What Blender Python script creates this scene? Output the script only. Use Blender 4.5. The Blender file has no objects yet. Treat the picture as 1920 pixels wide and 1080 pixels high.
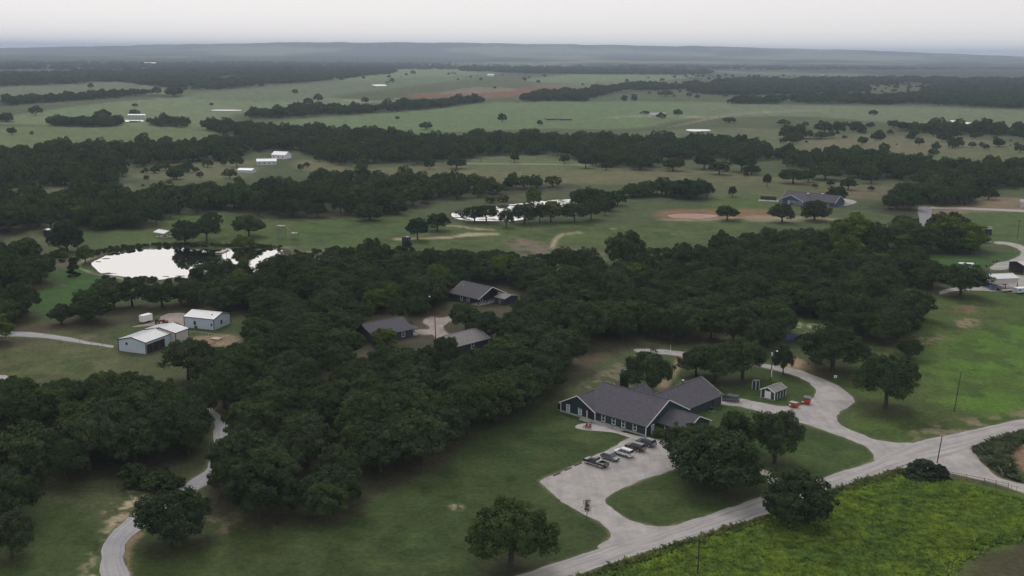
import bpy, bmesh, math, random
import numpy as np
from mathutils import Matrix, Vector
from mathutils.geometry import tessellate_polygon

random.seed(7)
rng = np.random.default_rng(7)
C = bpy.context.scene.collection
S = bpy.context.scene
R = math.radians

# ------------------------------------------------------------------ camera
CAM_H = 90.0
FPX = 960 / math.tan(R(51) / 2)
PITCH = math.atan((540 - 95) / FPX)
ROLL = R(0.45)
cam_d = bpy.data.cameras.new('camera')
cam_d.sensor_width = 36
cam_d.lens = 18 / math.tan(R(51) / 2)
cam_d.clip_start = 1.0
cam_d.clip_end = 80000
cam = bpy.data.objects.new('camera', cam_d)
C.objects.link(cam)
RM = Matrix.Rotation(math.pi / 2 - PITCH, 3, 'X') @ Matrix.Rotation(ROLL, 3, 'Z')
cam.matrix_world = Matrix.Translation((0, 0, CAM_H)) @ RM.to_4x4()
S.camera = cam
RN = np.array(RM)


def at(x, y, z=0.0):
    """ground point seen at a pixel of the 1920x1080 photograph"""
    d = RN @ np.array([(x - 960) / FPX, -(y - 540) / FPX, -1.0])
    t = (z - CAM_H) / d[2]
    return np.array([d[0] * t, d[1] * t, z])


def pr(P):
    v = RN.T @ (np.array(P, float) - np.array([0, 0, CAM_H]))
    return 960 + FPX * v[0] / -v[2], 540 - FPX * v[1] / -v[2]


def height_at(x, yb, yt):
    P = at(x, yb)
    lo, hi = 0.0, 60.0
    for _ in range(40):
        m = (lo + hi) / 2
        if pr([P[0], P[1], m])[1] > yt:
            lo = m
        else:
            hi = m
    return lo


def mpp(x, y):
    """metres across the view per photo pixel at that ground point"""
    P = at(x, y)
    v = RN.T @ (P - np.array([0, 0, CAM_H]))
    return -v[2] / FPX


# ------------------------------------------------------------------ world, sun, exposure
SUN_EL, SUN_AZ = 46.0, -18.0        # azimuth from +Y, negative = to the left of the view
w = bpy.data.worlds.new('World')
S.world = w
w.use_nodes = True
nt = w.node_tree
nt.nodes.clear()
out = nt.nodes.new('ShaderNodeOutputWorld')
bg = nt.nodes.new('ShaderNodeBackground')
sky = nt.nodes.new('ShaderNodeTexSky')
sky.sky_type = 'NISHITA'
sky.sun_disc = False
sky.sun_elevation = R(SUN_EL)
sky.sun_rotation = R(SUN_AZ)
sky.air_density = 1.0
sky.dust_density = 1.2
sky.ozone_density = 1.0
hsv = nt.nodes.new('ShaderNodeHueSaturation')
hsv.inputs['Saturation'].default_value = 0.30
mulc = nt.nodes.new('ShaderNodeMixRGB')
mulc.blend_type = 'MULTIPLY'
mulc.inputs[0].default_value = 1
mulc.inputs[2].default_value = (1.0, 0.985, 1.0, 1)
nt.links.new(sky.outputs[0], hsv.inputs['Color'])
nt.links.new(hsv.outputs[0], mulc.inputs[1])
ovc = nt.nodes.new('ShaderNodeMixRGB')       # thin cloud cover evens the clear sky out
ovc.inputs[0].default_value = 0.70
ovc.inputs[2].default_value = (13.5, 12.95, 12.8, 1)
nt.links.new(mulc.outputs[0], ovc.inputs[1])
nt.links.new(ovc.outputs[0], bg.inputs[0])
bg.inputs[1].default_value = 0.10
nt.links.new(bg.outputs[0], out.inputs[0])

sd = bpy.data.lights.new('sun', 'SUN')
sd.energy = 1.5
sd.angle = R(20)
sd.color = (1.0, 0.95, 0.90)
sun = bpy.data.objects.new('sun', sd)
C.objects.link(sun)
az = R(SUN_AZ)
sdir = Vector((math.sin(az) * math.cos(R(SUN_EL)), math.cos(az) * math.cos(R(SUN_EL)), math.sin(R(SUN_EL))))
sun.rotation_euler = sdir.to_track_quat('Z', 'Y').to_euler()

S.view_settings.view_transform = 'Standard'
S.view_settings.look = 'None'
S.view_settings.exposure = -0.36
S.view_settings.gamma = 1
S.view_settings.use_curve_mapping = False
S.render.engine = 'CYCLES'
S.cycles.use_denoising = True
S.cycles.max_bounces = 5
S.cycles.diffuse_bounces = 2
S.cycles.glossy_bounces = 2
S.cycles.transmission_bounces = 2
S.cycles.transparent_max_bounces = 4
S.cycles.volume_bounces = 1


# ------------------------------------------------------------------ helpers
def mat(name, col, rough=0.85, spec=0.3, var=0.0, scale=1.0, metal=0.0, col2=None, coat=0.0):
    m = bpy.data.materials.new(name)
    m.use_nodes = True
    n = m.node_tree
    b = n.nodes['Principled BSDF']
    b.inputs['Base Color'].default_value = (*col, 1)
    b.inputs['Roughness'].default_value = rough
    b.inputs['Specular IOR Level'].default_value = spec
    b.inputs['Metallic'].default_value = metal
    b.inputs['Coat Weight'].default_value = coat
    if var > 0:
        tc = n.nodes.new('ShaderNodeTexCoord')
        no = n.nodes.new('ShaderNodeTexNoise')
        no.inputs['Scale'].default_value = scale
        no.inputs['Detail'].default_value = 6
        no.inputs['Roughness'].default_value = 0.65
        n.links.new(tc.outputs['Object'], no.inputs['Vector'])
        cr = n.nodes.new('ShaderNodeValToRGB')
        c2 = col2 or tuple(min(1, c * (1 + var)) for c in col)
        cr.color_ramp.elements[0].position = 0.3
        cr.color_ramp.elements[0].color = (*[c * (1 - var) for c in col], 1)
        cr.color_ramp.elements[1].position = 0.7
        cr.color_ramp.elements[1].color = (*c2, 1)
        n.links.new(no.outputs['Fac'], cr.inputs[0])
        n.links.new(cr.outputs[0], b.inputs['Base Color'])
    return m


def mesh_np(name, v, f, nper):
    """v (n,3); f (m,nper) index array"""
    me = bpy.data.meshes.new(name)
    v = np.asarray(v, np.float32)
    f = np.asarray(f, np.int32)
    me.vertices.add(len(v))
    me.vertices.foreach_set('co', v.ravel())
    me.loops.add(f.size)
    me.loops.foreach_set('vertex_index', f.ravel())
    me.polygons.add(len(f))
    me.polygons.foreach_set('loop_start', np.arange(0, f.size, nper, dtype=np.int32))
    me.update(calc_edges=True)
    return me


def link(name, data, m=None, parent=None, kind=None, loc=None):
    o = bpy.data.objects.new(name, data)
    C.objects.link(o)
    if m is not None:
        if isinstance(m, (list, tuple)):
            for q in m:
                data.materials.append(q)
        else:
            data.materials.append(m)
    if parent is not None:
        o.parent = parent
    if kind:
        o['kind'] = kind
    if loc is not None:
        o.location = loc
    return o


def thing(name, label, cat, loc=(0, 0, 0), yaw=0.0, group=None):
    o = bpy.data.objects.new(name, None)
    o.empty_display_size = 0.5
    C.objects.link(o)
    o.location = loc
    o.rotation_euler = (0, 0, yaw)
    tag(o, label, cat, group)
    return o


def tag(o, label, cat, group=None):
    o['label'] = label
    o['category'] = cat
    if group:
        o['group'] = group
    return o


class MB:
    def __init__(s):
        s.v = []
        s.f = []

    def add(s, v, f):
        k = len(s.v)
        s.v += [tuple(p) for p in v]
        s.f += [tuple(i + k for i in q) for q in f]
        return s

    def box(s, x0, x1, y0, y1, z0, z1):
        v = [(x0, y0, z0), (x1, y0, z0), (x1, y1, z0), (x0, y1, z0), (x0, y0, z1), (x1, y0, z1), (x1, y1, z1), (x0, y1, z1)]
        return s.add(v, [(3, 2, 1, 0), (4, 5, 6, 7), (0, 1, 5, 4), (1, 2, 6, 5), (2, 3, 7, 6), (3, 0, 4, 7)])

    def beam(s, p, q, wd, ht, up=(0, 0, 1)):
        p, q = Vector(p), Vector(q)
        d = (q - p).normalized()
        side = d.cross(Vector(up))
        if side.length < 1e-4:
            side = d.cross(Vector((0, 1, 0)))
        side.normalize()
        u = side.cross(d).normalized()
        a, b = side * wd / 2, u * ht / 2
        v = [p - a - b, p + a - b, p + a + b, p - a + b, q - a - b, q + a - b, q + a + b, q - a + b]
        return s.add(v, [(3, 2, 1, 0), (4, 5, 6, 7), (0, 1, 5, 4), (1, 2, 6, 5), (2, 3, 7, 6), (3, 0, 4, 7)])

    def tube(s, pts, rad, n=8, cap=True):
        pts = [Vector(p) for p in pts]
        if not isinstance(rad, (list, tuple)):
            rad = [rad] * len(pts)
        k = len(s.v)
        for i, p in enumerate(pts):
            d = (pts[min(i + 1, len(pts) - 1)] - pts[max(i - 1, 0)]).normalized()
            a = d.cross(Vector((0.02, 1, 0.03)))
            if a.length < 0.1:
                a = d.cross(Vector((1, 0, 0)))
            a.normalize()
            b = d.cross(a)
            for j in range(n):
                t = 2 * math.pi * j / n
                s.v.append(tuple(p + (a * math.cos(t) + b * math.sin(t)) * rad[i]))
        for i in range(len(pts) - 1):
            for j in range(n):
                s.f.append((k + i * n + j, k + i * n + (j + 1) % n, k + (i + 1) * n + (j + 1) % n, k + (i + 1) * n + j))
        if cap:
            s.f.append(tuple(k + j for j in reversed(range(n))))
            s.f.append(tuple(k + (len(pts) - 1) * n + j for j in range(n)))
        return s

    def prism(s, prof, a0, a1, axis='x'):
        """prof: list of 2D points; extruded along axis"""
        n = len(prof)
        def P(u, w_, a):
            return (a, u, w_) if axis == 'x' else (u, a, w_)
        v = [P(u, w_, a0) for u, w_ in prof] + [P(u, w_, a1) for u, w_ in prof]
        f = [tuple(range(n))[::-1], tuple(range(n, 2 * n))]
        f += [(i, (i + 1) % n, n + (i + 1) % n, n + i) for i in range(n)]
        return s.add(v, f)

    def obj(s, name, m, parent=None, kind=None, bevel=0, smooth=False, loc=None):
        me = bpy.data.meshes.new(name)
        me.from_pydata(s.v, [], s.f)
        bm = bmesh.new()
        bm.from_mesh(me)
        bmesh.ops.recalc_face_normals(bm, faces=bm.faces)
        if bevel:
            bmesh.ops.bevel(bm, geom=[e for e in bm.edges if len(e.link_faces) == 2 and e.calc_face_angle(0) > 0.5], offset=bevel, segments=2, affect='EDGES', profile=0.6)
        if smooth:
            for fc in bm.faces:
                fc.smooth = True
        bm.to_mesh(me)
        bm.free()
        return link(name, me, m, parent, kind, loc)


# value noise -------------------------------------------------------
def _hash(ix, iy, seed):
    h = (ix.astype(np.int64) * 374761393 + iy.astype(np.int64) * 668265263 + seed * 1274126177) & 0x7fffffff
    h = ((h ^ (h >> 13)) * 1103515245) & 0x7fffffff
    h = ((h ^ (h >> 15)) * 12345677) & 0x7fffffff
    return (h ^ (h >> 16)) / 0x7fffffff


def vnoise(x, y, sc, seed=0):
    x = x / sc
    y = y / sc
    ix, iy = np.floor(x), np.floor(y)
    fx, fy = x - ix, y - iy
    fx = fx * fx * (3 - 2 * fx)
    fy = fy * fy * (3 - 2 * fy)
    ix = ix.astype(np.int64)
    iy = iy.astype(np.int64)
    a, b = _hash(ix, iy, seed), _hash(ix + 1, iy, seed)
    c, d = _hash(ix, iy + 1, seed), _hash(ix + 1, iy + 1, seed)
    return (a * (1 - fx) + b * fx) * (1 - fy) + (c * (1 - fx) + d * fx) * fy


def fbm(x, y, sc, seed=0, oct=4):
    s, a, t = 0, 1.0, 0
    for k in range(oct):
        s = s + a * vnoise(x, y, sc / 2 ** k, seed + k * 17)
        t += a
        a *= 0.55
    return s / t


def catmull(P, n=6, closed=True):
    P = np.array(P, float)
    m = len(P)
    o = []
    rngk = range(m) if closed else range(m - 1)
    for i in rngk:
        if closed:
            p0, p1, p2, p3 = P[(i - 1) % m], P[i], P[(i + 1) % m], P[(i + 2) % m]
        else:
            p0, p1, p2, p3 = P[max(i - 1, 0)], P[i], P[i + 1], P[min(i + 2, m - 1)]
        for k in range(n):
            t = k / n
            o.append(0.5 * ((2 * p1) + (-p0 + p2) * t + (2 * p0 - 5 * p1 + 4 * p2 - p3) * t * t + (-p0 + 3 * p1 - 3 * p2 + p3) * t ** 3))
    if not closed:
        o.append(P[-1])
    return np.array(o)


def wpoly(px, smooth=0):
    P = np.array([at(x, y)[:2] for x, y in px])
    return catmull(P, smooth) if smooth else P


def sdf(P, x, y):
    """signed distance to polygon, negative inside"""
    n = len(P)
    d = np.full(x.shape, 1e18)
    inside = np.zeros(x.shape, bool)
    for i in range(n):
        ax, ay = P[i]
        bx, by = P[(i + 1) % n]
        ex, ey = bx - ax, by - ay
        wx, wy = x - ax, y - ay
        t = np.clip((wx * ex + wy * ey) / (ex * ex + ey * ey + 1e-9), 0, 1)
        qx, qy = wx - ex * t, wy - ey * t
        d = np.minimum(d, qx * qx + qy * qy)
        if abs(ey) > 1e-12:
            c = ((ay > y) != (by > y)) & (x < ex * (y - ay) / ey + ax)
            inside ^= c
    return np.where(inside, -1, 1) * np.sqrt(d)


# ------------------------------------------------------------------ traced outlines (pixels of the photograph -> ground)
ROAD_MAIN_U = [(840, 1122), (900, 1104), (967, 1080), (1050, 1054), (1140, 1023), (1235, 994), (1280, 980), (1365, 953), (1447, 925), (1540, 897), (1600, 877), (1640, 863), (1713, 831), (1780, 816), (1850, 801), (1920, 785), (2000, 766), (2200, 720)]
ROAD_MAIN_L = [(900, 1137), (980, 1112), (1077, 1080), (1170, 1050), (1280, 1013), (1340, 995), (1427, 968), (1543, 922), (1600, 905), (1693, 875), (1760, 858), (1817, 842), (1860, 827), (1920, 807), (2000, 786), (2200, 736)]
NORTH_DRIVE = [(1645, 868), (1630, 843), (1600, 827), (1547, 808), (1493, 791), (1440, 776), (1403, 766), (1380, 761), (1350, 757), (1347, 749), (1386, 747.5), (1424, 755), (1465, 761), (1497, 761), (1520, 748), (1528, 741), (1529, 731), (1512, 715), (1491, 704), (1460, 696), (1427, 689), (1380, 680), (1330, 673), (1290, 669), (1240, 664), (1195, 660),
               (1195, 654), (1250, 656), (1300, 662), (1340, 667), (1390, 676), (1431, 682), (1468, 687), (1500, 694), (1526, 704), (1556, 716), (1575, 726), (1601, 747), (1598, 757), (1580, 770), (1570, 780), (1570, 788), (1580, 798), (1597, 807), (1633, 822), (1673, 830), (1713, 831), (1705, 850), (1665, 866)]
CAR_PARK = [(1128, 1030), (1143, 1007), (1140, 993), (1117, 975), (1070, 950), (1043, 933), (1017, 907), (1018, 899), (1045, 888), (1097, 864), (1140, 843), (1187, 820), (1230, 823), (1280, 838), (1330, 852), (1390, 867), (1420, 876), (1467, 895), (1500, 907), (1475, 930), (1447, 927), (1446, 908), (1427, 898), (1390, 888), (1340, 874), (1281, 877), (1243, 887), (1200, 903), (1160, 920), (1140, 933), (1137, 943), (1153, 957), (1177, 973), (1213, 985), (1240, 988), (1285, 983), (1235, 1000)]
SIDE_ROAD = [(1688, 876), (1740, 880), (1777, 886), (1820, 896), (1862, 905), (1920, 925), (2000, 955), (2020, 940), (1920, 909), (1870, 894), (1840, 866), (1822, 842), (1770, 852)]
WEST_L = [(196, 1130), (190, 1080), (188, 1053), (200, 1013), (230, 980), (263, 958), (307, 933), (353, 903), (385, 880), (397, 850), (399, 825), (402, 797), (388, 772), (350, 748), (300, 735)]
WEST_R = [(252, 1130), (243, 1080), (233, 1053), (232, 1027), (253, 1003), (290, 974), (330, 947), (366, 922), (405, 895), (428, 860), (436, 838), (440, 818), (416, 782), (375, 752), (320, 735)]
CABIN_DRIVE = [(866, 588), (830, 595), (805, 594), (795, 604), (806, 616), (778, 619), (790, 627), (815, 628), (824, 645), (835, 646), (848, 631), (835, 620), (832, 610), (848, 601), (868, 595)]
CABIN_PATCH = [(972, 565), (985, 572), (1008, 562), (1002, 555)]
BARN_YARD = [(248, 613), (291, 602), (311, 589), (345, 587), (350, 600), (346, 611), (330, 605), (290, 610)]
BARN_ROAD_U = [(-60, 622), (33, 622), (83, 626), (126, 632), (163, 640), (214, 648)]
BARN_ROAD_L = [(-60, 632), (33, 631), (83, 634), (126, 640), (163, 645), (212, 652)]
WEST_LANE = [(-60, 700), (0, 703), (13, 705), (10, 713), (0, 714), (-60, 716)]
FAR_ROAD = [(1722, 389), (1746, 390), (1744, 412), (1741, 428), (1716, 428), (1722, 409)]
FAR_TRACK_U = [(1745, 388), (1800, 389), (1860, 391), (1930, 394), (2000, 396)]
FAR_TRACK_L = [(1745, 391), (1800, 392.5), (1860, 395), (1930, 398), (2000, 401)]
LOOP_ROAD = [(1866, 453), (1890, 454), (1912, 459), (1930, 467), (1936, 480), (1925, 492), (1900, 501), (1880, 506), (1857, 504), (1866, 494), (1894, 488), (1910, 480), (1914, 472), (1905, 465), (1887, 459), (1867, 457)]
SHED_YARD = [(1855, 531), (1900, 516), (1930, 519), (1990, 525), (1990, 548), (1930, 544), (1900, 549), (1858, 546), (1800, 545), (1765, 552), (1768, 544), (1820, 535)]
BLUE_DRIVE = [(1543, 371), (1577, 372), (1606, 378), (1590, 385), (1555, 388), (1548, 384), (1575, 382), (1585, 379), (1570, 376), (1546, 376)]
WALKWAY = [(1079, 802), (1088, 795), (1118, 795), (1150, 806), (1190, 816), (1216, 821), (1252, 831), (1240, 838), (1187, 823), (1160, 814), (1140, 810), (1100, 807)]

POND_NEAR = [(170, 493), (187, 484), (210, 474), (253, 467), (293, 463), (333, 463), (377, 465), (413, 467), (443, 465), (483, 466), (524, 466), (533, 474), (525, 492), (490, 505), (450, 518), (400, 524), (360, 522), (327, 519), (290, 525), (257, 522), (227, 517), (190, 512), (178, 503)]
POND_CREEK = [(585, 485), (640, 484), (692, 487), (692, 492), (640, 495), (590, 493)]
POND_MEADOW = [(846, 400), (860, 394), (890, 389), (917, 386), (973, 381), (1017, 376), (1067, 373), (1100, 373), (1090, 379), (1067, 384), (1023, 392), (1000, 402), (973, 412), (923, 414), (873, 412), (850, 407)]
PONDS = [('farm_pond', [(222, 225.5), (240, 224.5), (274, 225.3), (275, 227), (240, 228.3), (223, 228)]),
         ('farm_pond', [(398, 206), (420, 205.4), (450, 206), (448, 207.3), (402, 207.3)]),
         ('farm_pond', [(1285, 243.2), (1300, 242), (1333, 243), (1328, 245.3), (1300, 246)]),
         ('farm_pond', [(1778, 225), (1800, 227), (1830, 231), (1856, 235), (1850, 238), (1815, 236), (1795, 231)]),
         ('farm_pond', [(697, 159), (712, 158), (728, 159), (722, 161), (703, 161)]),
         ('muddy_pond', [(1253, 403), (1290, 400), (1335, 402), (1345, 406), (1310, 410), (1265, 408)])]

WOODS = {   # base outlines of the woods, spacing, label
    'central': ([(395, 962), (480, 985), (570, 990), (650, 965), (720, 925), (800, 885), (862, 850), (898, 800), (960, 775), (1040, 745), (1080, 712), (1130, 690), (1150, 672), (1190, 650), (1240, 648), (1330, 650), (1400, 655), (1430, 655), (1475, 630), (1475, 600), (1530, 595), (1560, 600), (1600, 655), (1690, 650), (1712, 610), (1660, 560), (1680, 548), (1757, 545), (1765, 520), (1700, 500), (1660, 480), (1650, 470), (1560, 460), (1450, 465), (1350, 480), (1250, 508), (1150, 515), (1010, 518), (880, 512), (760, 505), (690, 500), (600, 505), (540, 515), (500, 525), (440, 530), (400, 540), (470, 570), (462, 640), (455, 690), (420, 705), (330, 715), (260, 727), (212, 738), (300, 728), (352, 742), (400, 770), (445, 800), (445, 840), (420, 880), (380, 925)], 9.8),
    'west': ([(-120, 935), (60, 930), (130, 905), (270, 880), (345, 856), (392, 838), (394, 800), (378, 775), (330, 762), (260, 755), (180, 762), (60, 768), (-120, 775)], 9.8),
    'barn': ([(-120, 668), (20, 655), (45, 640), (-120, 640), (-120, 618), (90, 622), (200, 618), (262, 596), (305, 584), (352, 580), (440, 592), (475, 572), (400, 545), (330, 570), (230, 572), (170, 585), (90, 605), (-20, 600), (-120, 610)], 9.6),
    'pond_left': ([(-120, 498), (0, 500), (60, 508), (100, 522), (85, 545), (40, 548), (-120, 560)], 9.5),
    'left_edge': ([(-120, 575), (0, 578), (55, 585), (70, 600), (0, 600), (-120, 612)], 9.5),
    'mid_low': ([(-60, 470), (60, 432), (120, 418), (140, 428), (200, 432), (300, 430), (318, 412), (330, 396), (420, 398), (450, 400), (520, 412), (590, 412), (680, 408), (760, 397), (850, 377), (960, 364), (1010, 360), (1078, 353), (1078, 345), (960, 349), (800, 345), (700, 343), (600, 345), (500, 362), (380, 365), (300, 370), (250, 372), (100, 380), (-60, 395)], 12.5),
    'mid_high': ([(-60, 355), (60, 352), (225, 352), (240, 340), (225, 328), (120, 318), (240, 305), (330, 305), (430, 300), (480, 285), (560, 285), (600, 300), (640, 308), (800, 308), (870, 300), (940, 292), (1050, 290), (1130, 312), (1230, 317), (1280, 300), (1290, 292), (1420, 303), (1490, 297), (1500, 290), (1400, 280), (1280, 270), (1150, 265), (1000, 262), (900, 262), (800, 266), (720, 256), (560, 250), (480, 240), (400, 238), (400, 246), (480, 262), (430, 268), (330, 275), (230, 280), (130, 285), (-60, 288)], 13),
    'mid_right': ([(1480, 312), (1560, 330), (1640, 337), (1740, 337), (1735, 312), (1650, 298), (1560, 292), (1490, 297)], 12.5),
    'right_far': ([(1715, 348), (1760, 372), (1800, 368), (1840, 356), (1980, 350), (1980, 320), (1860, 314), (1780, 317), (1720, 322)], 12.5),
    'right_road': ([(1630, 392), (1660, 400), (1712, 412), (1716, 400), (1712, 385), (1750, 386), (1828, 386), (1826, 372), (1760, 362), (1700, 372), (1650, 380)], 11),
    'behind_meadow': ([(1172, 372), (1330, 368), (1330, 360), (1180, 362)], 9),
    'pond_right': ([(1080, 385), (1090, 396), (1150, 394), (1160, 384), (1090, 374)], 9),
    'creek_right': ([(1640, 480), (1845, 478), (1840, 466), (1745, 462), (1740, 436), (1800, 434), (1790, 440), (1845, 450), (1700, 440), (1660, 450)], 10),
    'belt_a': ([(-60, 206), (0, 200), (100, 192), (230, 183), (340, 181), (340, 177), (230, 178), (100, 186), (-60, 198)], 15),
    'belt_b': ([(-60, 164), (100, 160), (220, 153), (330, 168), (400, 169), (500, 160), (600, 152), (740, 137), (740, 127), (600, 127), (300, 133), (100, 138), (-60, 142)], 22),
    'belt_c': ([(470, 222), (560, 220), (700, 212), (800, 205), (900, 192), (905, 187), (800, 196), (700, 203), (560, 210), (480, 215)], 14),
    'belt_d': ([(975, 190), (1100, 190), (1105, 184), (1160, 176), (1290, 166), (1300, 160), (1200, 160), (1100, 172), (1000, 178)], 14),
    'belt_e': ([(1290, 176), (1350, 178), (1500, 178), (1630, 171), (1620, 162), (1500, 152), (1400, 150), (1290, 158)], 20),
    'belt_f': ([(1480, 194), (1600, 195), (1740, 198), (1980, 206), (1980, 170), (1860, 160), (1700, 172), (1740, 182), (1500, 184)], 18),
    'belt_g': ([(860, 133), (1000, 138), (1150, 140), (1330, 140), (1330, 134), (1000, 130), (870, 128)], 26),
    'belt_h': ([(1370, 195), (1470, 195), (1470, 188), (1380, 188)], 15),
    'belt_i': ([(1500, 158), (1980, 166), (1980, 150), (1700, 148), (1500, 150)], 30),
    'hedge_a': ([(95, 237), (180, 238), (225, 236), (225, 231), (100, 232)], 11),
    'hedge_b': ([(275, 236), (350, 240), (352, 235), (280, 231)], 11),
    'hedge_c': ([(0, 230), (22, 230), (22, 226), (0, 226)], 11),
    'hedge_d': ([(1300, 272), (1420, 280), (1420, 272), (1300, 266)], 12),
    'hedge_e': ([(1660, 248), (1760, 250), (1800, 252), (1920, 256), (1920, 250), (1830, 244), (1700, 242)], 14),
    'hedge_f': ([(1480, 262), (1560, 262), (1570, 258), (1490, 256)], 14),
}
# ground in which no wood tree may stand (clearings, yards, what the trees would hide)
CLEAR = [
    [(640, 645), (652, 696), (800, 700), (808, 665), (790, 630), (770, 605), (690, 600), (650, 615)],
    [(770, 600), (800, 580), (835, 585), (840, 545), (950, 540), (968, 565), (965, 616), (880, 620), (862, 622), (850, 640), (926, 640), (930, 703), (832, 703), (800, 690), (775, 640)],
    [(955, 556), (1015, 552), (1015, 585), (975, 595)],
    [(205, 585), (455, 585), (455, 700), (330, 712), (205, 700)],
    [(1475, 595), (1545, 595), (1545, 660), (1475, 665)],
    [(384, 780), (456, 790), (458, 850), (425, 862), (388, 850)],
    [(1085, 672), (1150, 640), (1290, 645), (1290, 760), (1090, 745)],
    [(500, 283), (552, 282), (556, 316), (500, 326), (482, 336), (440, 332), (447, 316)],
    [(285, 425), (335, 425), (335, 450), (285, 450)],
    [(800, 590), (832, 590), (832, 700), (805, 700)],
    [(640, 690), (690, 690), (690, 735), (640, 740)],
    [(1717, 385), (1748, 385), (1746, 462), (1715, 462)],
]

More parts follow.
